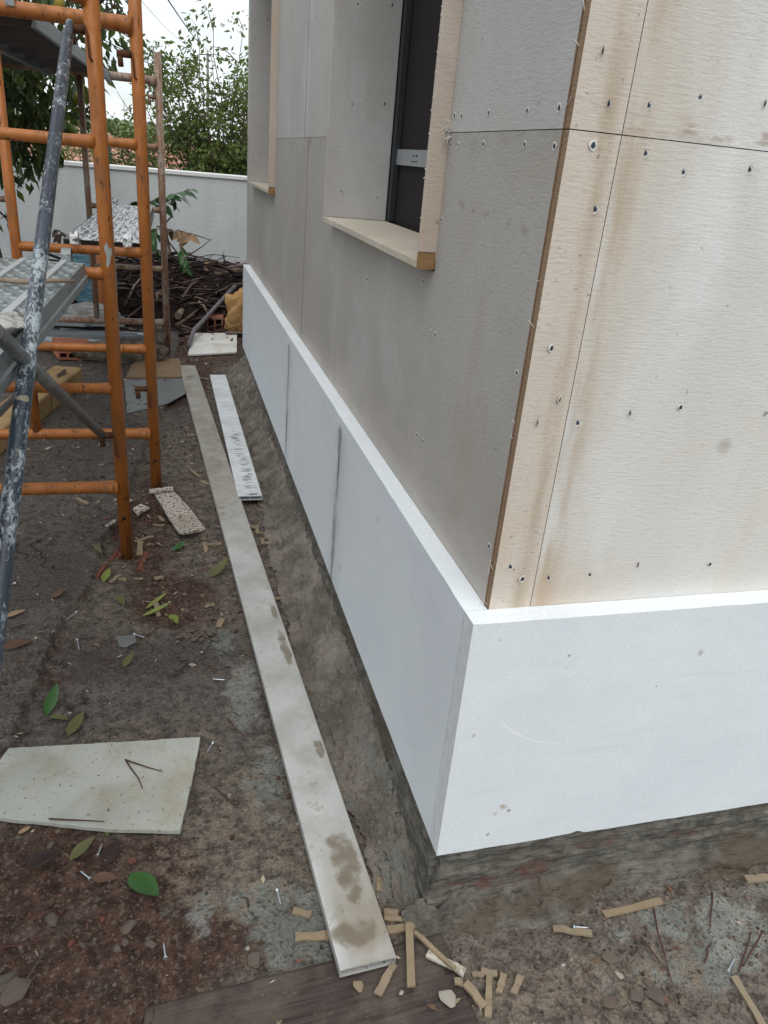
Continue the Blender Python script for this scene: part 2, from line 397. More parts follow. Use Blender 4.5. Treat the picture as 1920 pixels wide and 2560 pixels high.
def m_brace(name, tube, splash, lo):
    k = Mat(name, .5, .4)
    r = k.noise(1, k.scale((150, 150, 70)), detail=6, rough=.75, dist=.6)
    r2 = k.noise(9, detail=4)
    f = k.math('ADD', k.math('ADD', k.math('MULTIPLY', r, .62), k.math('MULTIPLY', r2, .38)), k.math('MULTIPLY', k.math('SUBTRACT', k.noise(1, k.scale((20, 20, 3.2)), detail=3), .5), .40))
    c = k.mix(k.rng(k.noise(4), .3, .7), tube, tuple(q * 1.7 for q in tube))
    c = k.mix(k.rng(f, lo, lo + .09), c, splash)
    c = k.mix(k.rng(k.noise(40, detail=3), .66, .70), c, (.24, .22, .16))
    k.col(c); k.rough(k.rng(f, lo, lo + .1, .35, .8)); k.bump(f, .25, .003); return k
BRACE = m_brace('blue_grey_splashed_steel', (.024, .032, .044), (.33, .38, .395), .49)
BRACE2 = m_brace('dull_splashed_steel', (.060, .064, .066), (.26, .27, .26), .49)
DECK = Mat('galvanised_deck', .5, .5, .25)
q1 = DECK.noise(9, detail=6, rough=.65)
c = DECK.mix(DECK.rng(q1, .3, .7), (.17, .195, .195), (.29, .32, .32))
c = DECK.mix(DECK.rng(DECK.noise(45, detail=4), .6, .68, 0, .8), c, (.09, .09, .08))
DECK.col(c); DECK.rough(DECK.rng(q1, .3, .7, .42, .62)); DECK.bump(DECK.noise(50), .06, .002)
ZRIB = Mat('rubbed_zinc_rib', .4, .5, .2).col((.50, .53, .54))
DECKW = Mat('paint_spattered_deck', .6, .35, .1)
q1 = DECKW.noise(1, DECKW.scale((80, 9, 80)), detail=6, rough=.7, dist=.2)
c = DECKW.mix(DECKW.rng(q1, .42, .54), (.10, .10, .10), (.72, .735, .755))
DECKW.col(c); DECKW.bump(q1, .3, .004)
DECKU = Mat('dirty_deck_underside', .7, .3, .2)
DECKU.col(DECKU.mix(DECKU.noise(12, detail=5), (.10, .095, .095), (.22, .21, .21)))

ALU = Mat('weathered_aluminium', .5, .5, .35)
al = ALU.noise(14, detail=5); lw = ALU.attr('wet')
c = ALU.mix(ALU.rng(al, .3, .7), (.47, .465, .44), (.58, .575, .55))
c = ALU.mix(ALU.rng(ALU.noise(1, ALU.scale((160, 6, 50))), .5, .8, 0, .35), c, (.62, .63, .64))
ed = ALU.math('ADD', lw, ALU.math('MULTIPLY', ALU.math('SUBTRACT', ALU.noise(38, detail=5), .5), .9))
wm = ALU.rng(ed, .36, .66)
c = ALU.mix(ALU.rng(ALU.noise(6, detail=6, rough=.65), .42, .66, 0, .6), c, (.36, .335, .285))
c = ALU.mix(ALU.rng(ALU.noise(28, detail=5, rough=.7), .58, .66, 0, .4), c, (.27, .24, .19))
c = ALU.mix(ALU.math('MULTIPLY', ALU.attr('silt'), ALU.rng(al, .2, .6)), c, (.33, .295, .235))
c = ALU.mix(ALU.math('MULTIPLY', wm, .85), c, ALU.mix(ALU.noise(24), (.165, .130, .085), (.26, .215, .155)))
c = ALU.mix(ALU.rng(ALU.noise(75, detail=4), .67, .72, 0, .6), c, (.18, .15, .11))
ALU.col(c); ALU.rough(ALU.rng(wm, 0, 1, .55, .3)); ALU.bump(ALU.noise(120), .1, .002)
ALU2 = Mat('white_spattered_aluminium', .45, .5, .2)
q1 = ALU2.noise(1, ALU2.scale((22, 60, 22)), detail=6, rough=.7)
c = ALU2.mix(ALU2.rng(ALU2.noise(6), .3, .7), (.62, .64, .645), (.76, .78, .785))
c = ALU2.mix(ALU2.math('MULTIPLY', ALU2.attr('silt'), ALU2.rng(q1, .48, .58)), c, (.12, .115, .11))
c = ALU2.mix(ALU2.rng(q1, .60, .68, 0, .6), c, (.28, .28, .27))
ALU2.col(c)
def m_offcut(name, base, dirt, lo):
    k = Mat(name, .85, .2)
    n = k.noise(95, detail=4, rough=.7); n2 = k.noise(6, detail=4)
    c = k.mix(k.rng(n2, .35, .7), base, tuple(q * .82 for q in base))
    c = k.mix(k.rng(k.noise(9, detail=6, rough=.65), .46, .68, 0, .6), c, tuple(q * f for q, f in zip(base, (.72, .62, .50))))
    c = k.mix(k.rng(n, lo, lo + .05), c, dirt)
    k.col(c); k.bump(n, .25, .003); return k
OFFBIG = m_offcut('grey_green_offcut', (.425, .435, .385), (.11, .085, .065), .62)
OFFMUD = m_offcut('mud_spattered_offcut', (.48, .43, .38), (.06, .04, .03), .53)
OFFWHITE = m_offcut('clean_white_offcut', (.70, .68, .63), (.40, .36, .30), .70)
STRIP = Mat('fibre_board_strip', .9, .15)
c = STRIP.mix(STRIP.noise(30, detail=5), (.185, .138, .083), (.315, .245, .158))
c = STRIP.mix(STRIP.rand(), c, STRIP.mix(.5, c, (.24, .205, .155)))
STRIP.col(c); STRIP.bump(STRIP.noise(150), .4, .003)
SCRAPW = Mat('pale_scrap', .9, .1); SCRAPW.col(SCRAPW.mix(SCRAPW.rng(SCRAPW.noise(90, detail=4), .35, .6), (.30, .26, .20), (.50, .465, .40))); SCRAPW.bump(SCRAPW.noise(120), .6, .005)
WOODD = Mat('dark_wet_timber', .62, .35)
gx = WOODD.noise(1, WOODD.scale((7, 150, 90)), detail=6, rough=.62, dist=.35)
c = WOODD.mix(WOODD.rng(gx, .36, .64), (.028, .019, .016), (.064, .046, .037))
c = WOODD.mix(WOODD.rng(WOODD.noise(9, detail=5), .45, .7, 0, .85), c, (.048, .035, .029))
c = WOODD.mix(WOODD.rng(WOODD.noise(7, detail=7, rough=.7), .47, .60, 0, .8), c, WOODD.mix(WOODD.noise(80, detail=4), (.05, .038, .03), (.13, .10, .078)))
c = WOODD.mix(WOODD.rng(WOODD.noise(190, detail=2), .69, .74, 0, .8), c, (.24, .20, .16))
WOODD.col(c); WOODD.bump(gx, .5, .004)
BEAMW = Mat('tan_weathered_timber', .85, .15)
q1 = BEAMW.noise(7, detail=6, rough=.6)
c = BEAMW.mix(BEAMW.rng(q1, .3, .7), (.26, .165, .075), (.40, .275, .14))
c = BEAMW.mix(BEAMW.rng(BEAMW.noise(28, detail=5), .6, .72, 0, .7), c, (.13, .085, .045))
BEAMW.col(c); BEAMW.bump(q1, .4, .008)
BRICK = Mat('red_clay_brick', .9, .15)
BRICK.col(BRICK.mix(BRICK.noise(30, detail=5), (.32, .115, .07), (.44, .19, .125)))
BRICKD = Mat('muddy_brick', .9, .15); BRICKD.col(BRICKD.mix(BRICKD.noise(50, detail=5), (.10, .035, .024), (.21, .085, .06)))
BRICK.bump(BRICK.noise(1, BRICK.scale((20, 20, 200))), .4, .004)
STONE = Mat('grey_stone', .9, .2)
c = STONE.mix(STONE.noise(30, detail=6, rough=.65), (.075, .062, .050), (.185, .158, .130))
c = STONE.mix(STONE.rand(), c, STONE.mix(.55, c, (.17, .12, .09)))
STONE.col(c); STONE.bump(STONE.noise(60, detail=4), .5, .006)
TINT = Mat('loose_grit', .85, .25); TINT.col(TINT.attr('tint', 'Color'))
BOULDER = Mat('lichened_stone', .95, .1)
q1 = BOULDER.noise(18, detail=7, rough=.7)
BOULDER.col(BOULDER.mix(BOULDER.rng(q1, .35, .65), (.075, .06, .045), (.24, .205, .155))); BOULDER.bump(q1, .9, .02)
WALLW = Mat('rendered_white_wall', .9, .15)
q1 = WALLW.noise(3, WALLW.scale((1, 1, .35)), detail=6)
c = WALLW.mix(WALLW.rng(q1, .35, .7), (.63, .665, .665), (.535, .565, .565))
c = WALLW.mix(WALLW.rng(WALLW.noise(24, WALLW.scale((1, 1, .25)), detail=4), .66, .74, 0, .5), c, (.30, .29, .26))
WALLW.col(c); WALLW.bump(WALLW.noise(45, detail=5), .5, .008)
CAPW = Mat('white_wall_coping', .8, .2).col((.78, .78, .77))
TILE = Mat('terracotta_tile', .85, .2)
c = TILE.mix(TILE.rand(), (.40, .19, .135), (.56, .33, .25))
TILE.col(TILE.mix(TILE.noise(4), c, TILE.mix(.4, c, (.26, .15, .11))))
TILEF = Mat('far_red_roof', .9, .1); TILEF.col(TILEF.mix(TILEF.noise(3), (.48, .27, .20), (.58, .38, .30)))
FARW = Mat('far_white_render', .9, .1).col((.62, .66, .70))
BARK = Mat('bark', .9, .15)
BARK.col(BARK.mix(BARK.noise(20, BARK.scale((1, 1, .3)), detail=5), (.075, .05, .038), (.17, .12, .09))); BARK.bump(BARK.noise(50), .5, .006)
def m_leaf(name, a, b, rough=.45, spec=.45, trans=.25):
    k = Mat(name, rough, spec)
    c = k.mix(k.attr('shade'), a, b)
    k.col(c)
    t = k.n.new('ShaderNodeBsdfTranslucent'); mx = k.n.new('ShaderNodeMixShader'); mx.inputs[0].default_value = trans
    k.l.new(k.mix(.5, c, (.20, .26, .03)), t.inputs['Color'])
    out = k.n['Material Output']
    k.l.new(k.b.outputs[0], mx.inputs[1]); k.l.new(t.outputs[0], mx.inputs[2]); k.l.new(mx.outputs[0], out.inputs['Surface'])
    return k
LEMONLEAF = m_leaf('lemon_leaf', (.024, .052, .018), (.12, .175, .034))
SHRUBLEAF = m_leaf('shrub_leaf', (.055, .105, .035), (.20, .255, .075), .6, .3, .4)
def m_plainleaf(name, c0, c1, rough=.5):
    k = Mat(name, rough, .35); k.col(k.mix(k.noise(60, detail=4), c0, c1)); return k
GREENLEAF = m_plainleaf('fresh_green_leaf', (.022, .075, .017), (.05, .125, .03), .35)
LIMELEAF = m_plainleaf('yellow_green_leaf', (.20, .22, .045), (.14, .19, .04))
OLIVELEAF = m_plainleaf('olive_leaf', (.075, .085, .028), (.12, .115, .045))
BROWNLEAF = m_plainleaf('brown_dead_leaf', (.075, .04, .025), (.14, .08, .05))
DARKLEAF = m_plainleaf('dark_rotten_leaf', (.022, .014, .014), (.05, .03, .026), .4)
TANLEAF = m_plainleaf('dry_tan_leaf', (.26, .16, .085), (.36, .25, .15), .7)
LEMON = Mat('lemon_skin', .45, .4); LEMON.col((.42, .33, .05)); LEMON.bump(LEMON.noise(120), .2, .003)
TWIG = Mat('dark_dead_twigs', .85, .15); TWIG.col(TWIG.attr('tint', 'Color'))
SACK = Mat('tan_paper_sack', .8, .2); SACK.col(SACK.mix(SACK.noise(9, detail=4), (.36, .20, .075), (.50, .315, .14))); SACK.bump(SACK.noise(12, detail=5), .4, .02)
BAGB = Mat('teal_plastic_sack', .5, .4)
BAGB.col(BAGB.mix(BAGB.rng(BAGB.noise(1, BAGB.scale((5, 5, 60)), dist=.6), .45, .6), (.065, .17, .22), (.20, .36, .42))); BAGB.bump(BAGB.noise(16, detail=4), .5, .02)
BAGO = Mat('orange_plastic_sack', .5, .4); BAGO.col(BAGO.mix(BAGO.noise(20), (.42, .12, .03), (.50, .20, .06)))
BAGG = Mat('grey_white_sack', .8, .2); BAGG.col(BAGG.mix(BAGG.rng(BAGG.noise(1, BAGG.scale((10, 50, 50))), .4, .6), (.24, .235, .215), (.42, .41, .385)))
MAUVE = Mat('mauve_plastic_pipe', .5, .35); MAUVE.col((.19, .125, .13))
GREYP = Mat('grey_plastic_trim', .5, .35); GREYP.col((.15, .135, .14))
CABLE = Mat('black_cable', .6, .2).col((.03, .03, .035))
POLE = Mat('grey_pole', .9, .1).col((.20, .20, .19))
GREENP = Mat('green_post', .6, .3).col((.025, .07, .065))
SCREW = Mat('zinc_screw', .35, .5, .8).col((.55, .58, .61))
SCREWB = Mat('dull_screw_head', .5, .5, .6).col((.20, .22, .25))
SCREWD = Mat('dark_screw_recess', .5, .4, .5).col((.06, .07, .09))
FRAY = Mat('frayed_board_skin', .95, .1).col((.70, .675, .62))
HOLE = Mat('dark_hole', .9, .1).col((.02, .018, .016))
OSB = Mat('wet_tan_board', .8, .25); OSB.col(OSB.mix(OSB.noise(14, detail=6), (.17, .105, .055), (.30, .205, .12)))
GREYSHEET = Mat('wet_grey_sheet', .4, .4); GREYSHEET.col(GREYSHEET.mix(GREYSHEET.noise(12, detail=6), (.10, .105, .10), (.19, .195, .185)))
FIELD = Mat('far_hill_grass', .95, .05); FIELD.col(FIELD.mix(FIELD.noise(.03, detail=5), (.10, .14, .075), (.20, .21, .12)))

# ================================================================== GROUND
def dist_seg(X, Y, a, b):
    ax, ay = a; bx, by = b; dx, dy = bx - ax, by - ay
    t = np.clip(((X - ax) * dx + (Y - ay) * dy) / (dx * dx + dy * dy), 0, 1)
    return np.hypot(X - ax - t * dx, Y - ay - t * dy)
SLAB = [(-.35, 6), (-.50, 3.2), (-.60, 2.5), (-.635, 2.144), (-.66, 1.75), (-.722, 1.50), (-.718, 1.263), (-.80, 1.00), (-.822, .80), (-.842, .541), (-.875, .44), (-.98, .22), (-1.2, -.1)]
def slab_side(X, Y):                     # > 0 inside the old slab (west of its broken edge)
    ys = np.array([p[1] for p in SLAB][::-1]); xs = np.array([p[0] for p in SLAB][::-1])
    e = np.interp(Y, ys, xs) + (fbm(X * 14, Y * 14, 5) - .5) * .05
    return e - X
def blobs(X, Y, L, seed, k=6.0, amp=.9):
    out = np.zeros_like(X); n = (fbm(X * k, Y * k, seed, 4) - .5) * amp
    for (u, v, rx, ry) in L:
        p = gp(u, v)
        out = np.maximum(out, smooth((1 - np.hypot((X - p.x) / rx, (Y - p.y) / ry) + n) * 2.2))
    return out
def blobs_xy(X, Y, L, seed, k=6.0, amp=.9):
    out = np.zeros_like(X); n = (fbm(X * k, Y * k, seed, 4) - .5) * amp
    for (px, py, rx, ry) in L:
        out = np.maximum(out, smooth((1 - np.hypot((X - px) / rx, (Y - py) / ry) + n) * 2.2))
    return out
def ground_z(X, Y, fine=True):
    X = np.asarray(X, float); Y = np.asarray(Y, float)
    near = smooth((9 - np.hypot(X, Y - 2)) / 3)
    h = (fbm(X * 3, Y * 3, 1) - .5) * .022 + (fbm(X * 16, Y * 16, 2) - .5) * .014
    if fine: h = h + (fbm(X * 60, Y * 60, 3, 3) - .5) * .009
    s = slab_side(X, Y)
    ins = smooth((s + .004) / .012)
    h = h * (1 - .6 * ins) + ins * .019
    pit = blobs_xy(X, Y, [(-.52, 1.42, .17, .42), (-.60, 1.5, .10, .25)], 31)
    h = h - pit * .016 * (1 - ins)
    h = h * near - .004
    # garden falls away behind the wall, hills far off
    far = smooth((Y - 6.9) / 14)
    h = h - far * 1.9
    hill = smooth((Y - 90) / 170) * (4.2 + 4.5 * fbm(X * .012 + 3, Y * .012, 9, 3)) * (1 - .75 * smooth((X + 20) / 60))
    return h + hill
def seg(a, b, d): return np.linspace(a, b, max(2, int(round((b - a) / d))), endpoint=False)
xs = np.concatenate([-np.geomspace(500, 2.2, 26), seg(-2.1, -1.1, .03), seg(-1.1, .75, .0085), seg(.75, 2.0, .05), np.geomspace(2.0, 500, 24)])
ys = np.concatenate([-np.geomspace(60, .75, 16), seg(-.7, 1.8, .0085), seg(1.8, 4.4, .014), seg(4.4, 6.6, .04), np.geomspace(6.6, 900, 44)])
GX, GY = np.meshgrid(xs, ys)
GZ = ground_z(GX, GY)
red = blobs(GX, GY, [(360, 1310, .17, .5), (430, 1500, .14, .2), (150, 1640, .16, .16), (90, 2230, .32, .14), (330, 2330, .22, .10), (120, 2450, .42, .16), (420, 960, .14, .7), (40, 2120, .2, .12), (470, 900, .2, 1.0)], 21)
red = np.maximum(red, smooth((GY - 3.4) / .8) * smooth((6.4 - GY) / .4))
cem = blobs(GX, GY, [(600, 1730, .045, .15), (660, 1960, .055, .10), (560, 1600, .04, .06), (1000, 2080, .07, .16), (760, 2330, .10, .07), (1790, 2300, .16, .07), (1800, 2380, .22, .06), (1650, 2290, .12, .04), (850, 1450, .05, .3), (640, 2250, .16, .06)], 41, 24, 2.0)
tan_ = blobs(GX, GY, [(560, 2080, .17, .15), (620, 2210, .13, .08), (500, 1830, .09, .1), (1500, 2480, .3, .06)], 61, 20, 1.8)
slabm = smooth(slab_side(GX, GY) / .01) * (GY < 6.2)
slabm = np.maximum(slabm, .75 * blobs(GX, GY, [(330, 1680, .33, .30), (560, 1740, .16, .28), (160, 1780, .2, .15)], 81, 8, 1.0))
wet = blobs(GX, GY, [(250, 1060, .26, .75), (330, 960, .22, .5), (440, 1000, .1, .5), (400, 1640, .25, .1), (60, 1450, .2, .25), (1240, 2290, .2, .03), (1100, 2260, .05, .05)], 51)
gme = grid_mesh('ground', GX, GY, GZ, GROUND, dict(red=red, cement=cem, slab=slabm, wet=wet, tan=tan_))
gme.materials.append(FIELD.m)
gmi = np.zeros((len(ys) - 1, len(xs) - 1), np.int32); gmi[ys[:-1] > 8] = 1
gme.polygons.foreach_set('material_index', gmi.ravel())
link('ground', gme, kind='structure')
TB0 = gp(336, 2512, .014); TB1 = gp(1050, 2335, .014); TBD = Vector((TB1.x - TB0.x, TB1.y - TB0.y, 0)); TBL = TBD.length; TBD.normalize()
def gz(x, y):                            # top of whatever lies there: mud or the sunk timber board
    z = float(ground_z(np.array([x]), np.array([y]), False)[0])
    q = Vector((x - TB0.x, y - TB0.y, 0)); a = q.dot(TBD); b = q.dot(Vector((TBD.y, -TBD.x, 0)))
    return max(z, .0155) if -.005 < a < TBL + .05 and -.003 < b < .22 else z

# ================================================================== HOUSE
house = thing('house', 'house under construction clad in screwed pale boards with white foam along its foot', 'house')
TOPZ = 2.9
core = MB()
core.box((.0135, .0135, .02), (3.0, .10, TOPZ))                    # behind the front boards
core.box((.0135, .101, .02), (.10, .43, TOPZ)); core.box((.0135, 1.415, .02), (.10, 2.775, TOPZ)); core.box((.0135, 3.735, .02), (.10, 4.12, TOPZ))
core.box((.0135, .43, .02), (.10, 1.415, 1.08)); core.box((.0135, 2.775, .02), (.10, 3.735, 1.08))
core.box((.0135, .43, 2.17), (.10, 1.415, TOPZ)); core.box((.0135, 2.775, 2.17), (.10, 3.735, TOPZ))
core.box((2.9, .101, .02), (3.0, 4.12, TOPZ)); core.box((.101, 4.02, .02), (2.899, 4.12, TOPZ))
core.build('wall_core', CORE, house)
MB().box((-.01, -.01, TOPZ + .002), (3.02, 4.14, TOPZ + .12)).build('roof', CAPW, house)

def screw_mesh():
    b = MB(); n = 10
    rr = [(.0020, .0002), (.0032, .0005), (.0037, .0003), (.0047, .0006), (.0060, .0001)]
    vs = []
    for r, h in rr:
        for i in range(n):
            t = 2 * math.pi * i / n; k = 1 + .14 * math.sin(3 * t + r * 900); vs.append((r * k * math.cos(t), r * k * math.sin(t), h))
    for j in range(4):
        b.cur = 1 if j == 0 else (1 if j == 1 else 0)
        b.add([vs[q] for q in range(j * n, (j + 2) * n)], [(i, (i + 1) % n, n + (i + 1) % n, n + i) for i in range(n)], True)
    b.cur = 2
    b.add(vs[:n], [tuple(range(n))])
    b.box((-.0026, -.0006, -.0004), (.0026, .0006, .0010)); b.box((-.0006, -.0026, -.0003), (.0006, .0026, .0011))
    me = b.build('screw', [FRAY, SCREWB, SCREWD]); d = me.data; bpy.data.objects.remove(me); return d
SCREWME = screw_mesh()
def screws(board, pts, face):
    for (a, z) in pts:
        o = link('screw', SCREWME, board)
        if face == 'left': o.location = (-.0003, a, z); o.rotation_euler = (0, -math.pi / 2, 0)
        elif face == 'front': o.location = (a, -.0003, z); o.rotation_euler = (math.pi / 2, 0, random.random() * 3)
        s = random.uniform(.85, 1.1); o.scale = (s, s, 1)

def left_board(poly):
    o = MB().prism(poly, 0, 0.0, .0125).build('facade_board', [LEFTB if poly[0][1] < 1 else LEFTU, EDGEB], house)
    for p in o.data.polygons:
        if abs(p.normal.x) < .5: p.material_index = 1
    return o
b = left_board([(.0165, .10), (1.917, .10), (1.917, 1.3196), (1.412, 1.3196), (1.412, 1.088), (.443, 1.088), (.443, 1.3196), (.0165, 1.3196)])
screws(b, [(.428, 1.302), (.392, 1.302), (.276, 1.303), (.122, 1.303), (.03, 1.301), (.437, 1.18), (.032, 1.008), (.031, .728), (.427, .981), (.397, .982), (.442, .769), (.399, .771), (.94, .675), (1.485, .724), (1.451, .72), (1.491, .666), (.968, .82), (.945, .998), (1.488, .969), (.502, 1.062), (1.801, 1.295), (1.6, 1.298), (1.889, 1.254)], 'left')
b = left_board([(1.9205, .10), (4.13, .10), (4.13, 1.3196), (3.732, 1.3196), (3.732, 1.088), (2.788, 1.088), (2.788, 1.3196), (1.9205, 1.3196)])
screws(b, [(2.725, 1.301), (2.576, 1.301), (2.343, 1.301), (2.281, 1.301), (2.108, 1.297), (1.991, 1.294), (1.946, 1.314), (1.935, 1.224), (1.95, .9)], 'left')
b = left_board([(.0165, 1.3208), (.443, 1.3208), (.443, 2.15), (.0165, 2.15)])
screws(b, [(.426, 1.346), (.391, 1.345), (.271, 1.346), (.13, 1.344), (.034, 1.344)], 'left')
b = left_board([(1.412, 1.3208), (2.0055, 1.3208), (2.0055, 2.15), (1.412, 2.15)])
screws(b, [(1.814, 1.341), (1.586, 1.338), (1.867, 1.664), (2.0, 1.678), (1.89, 1.379), (1.98, 1.346)], 'left')
b = left_board([(2.0095, 1.3208), (2.788, 1.3208), (2.788, 2.15), (2.0095, 2.15)])
screws(b, [(2.725, 1.349), (2.539, 1.347), (2.28, 1.346), (2.073, 1.346), (2.058, 1.679)], 'left')
left_board([(3.732, 1.3208), (4.13, 1.3208), (4.13, 2.15), (3.732, 2.15)])
left_board([(.0165, 2.153), (4.13, 2.153), (4.13, TOPZ), (.0165, TOPZ)])
def front_board(x0, z0, x1, z1):
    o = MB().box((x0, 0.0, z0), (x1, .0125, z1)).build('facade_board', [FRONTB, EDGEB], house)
    for p in o.data.polygons:
        if abs(p.normal.y) < .5: p.material_index = 1
    return o
b = front_board(.0745, 1.3208, 1.25, TOPZ); screws(b, [(.102, 1.356), (.172, 1.372), (.269, 1.374), (.38, 1.372), (.1, 1.6)], 'front')
b = front_board(.0745, .10, 1.25, 1.3196); screws(b, [(.111, 1.303), (.172, 1.286), (.271, 1.297), (.40, 1.295), (.092, .944), (.176, .959), (.261, .968), (.096, .683), (.17, .684), (.258, .698), (.40, .69), (.42, .96)], 'front')
front_board(1.2525, .10, 3.0, 1.319); front_board(1.2525, 1.3208, 3.0, TOPZ)
def corner_board(z0, z1, pts):
    b = MB(); b.box((.001, -.0015, z0), (.0725, .0125, z1))
    o = b.build('corner_board', [CORNB, EDGEB], house)
    for p in o.data.polygons:
        if p.normal.x < -.9: p.material_index = 1
    for (a, z) in pts:
        s_ = link('screw', SCREWME, o); s_.location = (a, -.002, z); s_.rotation_euler = (math.pi / 2, 0, random.random() * 3); s_.scale = (1.12, 1.12, 1)
corner_board(.10, 1.3194, [(.036, 1.305), (.054, 1.233), (.029, 1.052), (.056, .979), (.028, .945), (.024, .708), (.05, .684)])
corner_board(1.3208, TOPZ, [(.026, 1.405), (.046, 1.352), (.03, 1.5)])
# ragged glass-mesh flap along the corner edge of the left boards
fb = MB()
for k in range(12):
    z = random.uniform(.62, 1.5); l = random.uniform(.006, .022)
    fb.tube([(-.0006, .0175, z), (-.003 - random.random() * .003, .012, z + random.uniform(-.004, .004)), (-.004 * random.random(), .012 - l * .4, z + random.uniform(-l, l))], .0004, 4, False)
for k in range(26):
    a = Vector((-.001, .445 - random.random() * .02, 1.318 + random.uniform(-.008, .012)))
    fb.tube([a, a + Vector((-.006, random.uniform(-.006, .012), random.uniform(-.006, .008))), a + Vector((-.008 - random.random() * .006, random.uniform(-.01, .02), random.uniform(-.012, .010)))], .0005, 4, False)
fb.build('frayed_mesh', FRAY, house, kind='stuff')

def window(y0, y1, proj, full):
    w = part_empty('window', house)
    deep = .155
    MB().box((-proj, y0, 1.1215), (deep, y0 + .012, 2.138)).build('jamb_board', PINKB if full else PINKB, w, bevel=.001)
    MB().box((-proj, y1, 1.107), (deep, y1 + .012, 2.138)).build('jamb_board', REVEAL, w, bevel=.001)
    MB().box((-proj, y0, 2.140), (deep, y1 + .012, 2.152)).build('head_board', REVEAL, w)
    MB().box((-proj - .001, y0 + .0125, 1.092), (deep, y1 + .012, 1.1060)).build('sill_board', SILLB, w, bevel=.001)
    MB().box((-proj + .001, y0 + .0005, 1.0915), (-.0005, y0 + .012, 1.1205)).build('end_block', BLOCK, w)
    MB().box((.176, y0 - .02, 1.05), (.19, y1 + .03, 2.2)).build('back_panel', DARKP, w)
    MB().box((.158, y1 - .030, 1.107), (.174, y1 + .010, 2.138)).build('vertical_stud', ZDARK, w)
    s = MB(); s.box((.165, y0 + .01, 1.262), (.172, y1 - .032, 1.302))
    for q in (1.2, 1.17): s.cur = 1; s.box((.1635, y0 + (q - .445) - .006, 1.286), (.1648, y0 + (q - .445) + .006, 1.289)); s.box((.1635, y0 + (q - .445) - .006, 1.272), (.1648, y0 + (q - .445) + .006, 1.275))
    s.build('cross_stud', [ZINC, HOLE], w)
    # torn paper edge on the near jamb
    e = MB()
    for k in range(50):
        z = random.uniform(1.13, 2.1); y = y0 + random.uniform(.001, .011)
        e.tube([(-proj + .0005, y, z), (-proj - random.uniform(.001, .003), y + random.uniform(-.002, .002), z + random.uniform(-.004, .004))], .0007, 4, False)
    e.build('torn_edge', FRAY, w, kind='stuff')
    return w
w1 = window(.445, 1.400, .033, True)
w2 = window(2.790, 3.720, .030, False)
for w, yy, L in ((w1, 1.3997, [(.031, 1.407), (.126, 1.415), (.015, 1.179), (.121, 1.17), (.032, 1.641), (.126, 1.651)]), (w2, 3.7197, [(.057, 1.891), (.042, 1.61), (.045, 1.385), (.038, 1.169)])):
    for (a, z) in L:
        o = link('screw', SCREWME, w); o.location = (a, yy, z); o.rotation_euler = (math.pi / 2, 0, random.random() * 3)
        if w is w2: o.scale = (1.4, 1.4, 1)

# insulation boards (one metre by half a metre, four centimetres thick)
EZ0, EZ1, ET = .130, .630, .040
def eps_board(a, b, side, end0, end1, chip=False):
    L = b - a
    n = max(2, int(L / .008)); k = 26
    U, W = np.meshgrid(np.linspace(0, L, n), np.linspace(0, EZ1 - EZ0, k))
    sm = np.zeros_like(U)
    if end0: sm = np.maximum(sm, smooth((.034 - U) / .030) * (.55 + .6 * vn(W * 6, U * 0, int(a * 7) + 5)) + smooth((.16 - U) / .16) * .25)
    if end1: sm = np.maximum(sm, smooth((.030 - (L - U)) / .030) * .9 + smooth((.10 - (L - U)) / .10) * .15)
    co = []; fs = []; at = []
    def idx(j, i): return j * n + i
    nz = (fbm(U * 30, W * 30, int(a * 10) + 3) - .5) * .0012
    bot = np.zeros(n)
    if chip:
        t = np.linspace(0, L, n); bot = .007 * np.exp(-((t - .285) / .010) ** 2) + .0025 * np.exp(-((t - .25) / .03) ** 2)
    edge = (vn(np.linspace(0, L, n) * 40, np.zeros(n), 7) - .5) * .0009
    for j in range(k):
        for i in range(n):
            w = W[j, i] + (bot[i] if j == 0 else 0) + (edge[i] if j in (0, k - 1) else 0)
            co.append((U[j, i], -nz[j, i], w)); at.append(sm[j, i] * (0 if j >= k - 2 else 1))
    for j in range(k - 1):
        for i in range(n - 1): fs.append((idx(j, i), idx(j, i + 1), idx(j + 1, i + 1), idx(j + 1, i)))
    base = len(co)
    for j in (0, k - 1):                      # back edge rows
        for i in range(n):
            co.append((U[j, i], ET - .0008, co[idx(j, i)][2] if j == 0 else W[j, i] + edge[i] * .6)); at.append(0)
    bb, bt = base, base + n
    for i in range(n - 1):
        fs.append((idx(k - 1, i), idx(k - 1, i + 1), bt + i + 1, bt + i))
        fs.append((bb + i, bb + i + 1, idx(0, i + 1), idx(0, i)))
        fs.append((bb + i + 1, bb + i, bt + i, bt + i + 1))
    fs.append(tuple([idx(j, 0) for j in range(k)] + [bt, bb]))
    fs.append(tuple([bb + n - 1, bt + n - 1] + [idx(j, n - 1) for j in reversed(range(k))]))
    me = bpy.data.meshes.new('insulation_board'); me.from_pydata(co, [], fs); me.materials.append(EPS.m)
    q = me.attributes.new('smear', 'FLOAT', 'POINT'); q.data.foreach_set('value', np.array(at, np.float32))
    me.update()
    o = link('insulation_board', me, house); o.data.materials.append(EPSCUT.m)
    for p in o.data.polygons:
        if len(p.vertices) > 4: p.material_index = 1
    if side == 'front': o.location = (a, -ET, EZ0)
    else: o.location = (-ET, b, EZ0); o.rotation_euler = (0, 0, -math.pi / 2)
    return o
eps_board(-ET, .960, 'front', False, True, True)
eps_board(.9615, 1.9615, 'front', True, True); eps_board(1.963, 2.963, 'front', True, False)
eps_board(.0006, .9710, 'left', True, False)
eps_board(.9718, 1.9506, 'left', True, True)
eps_board(1.9514, 2.9304, 'left', False, True)
eps_board(2.9312, 3.9200, 'left', False, False)

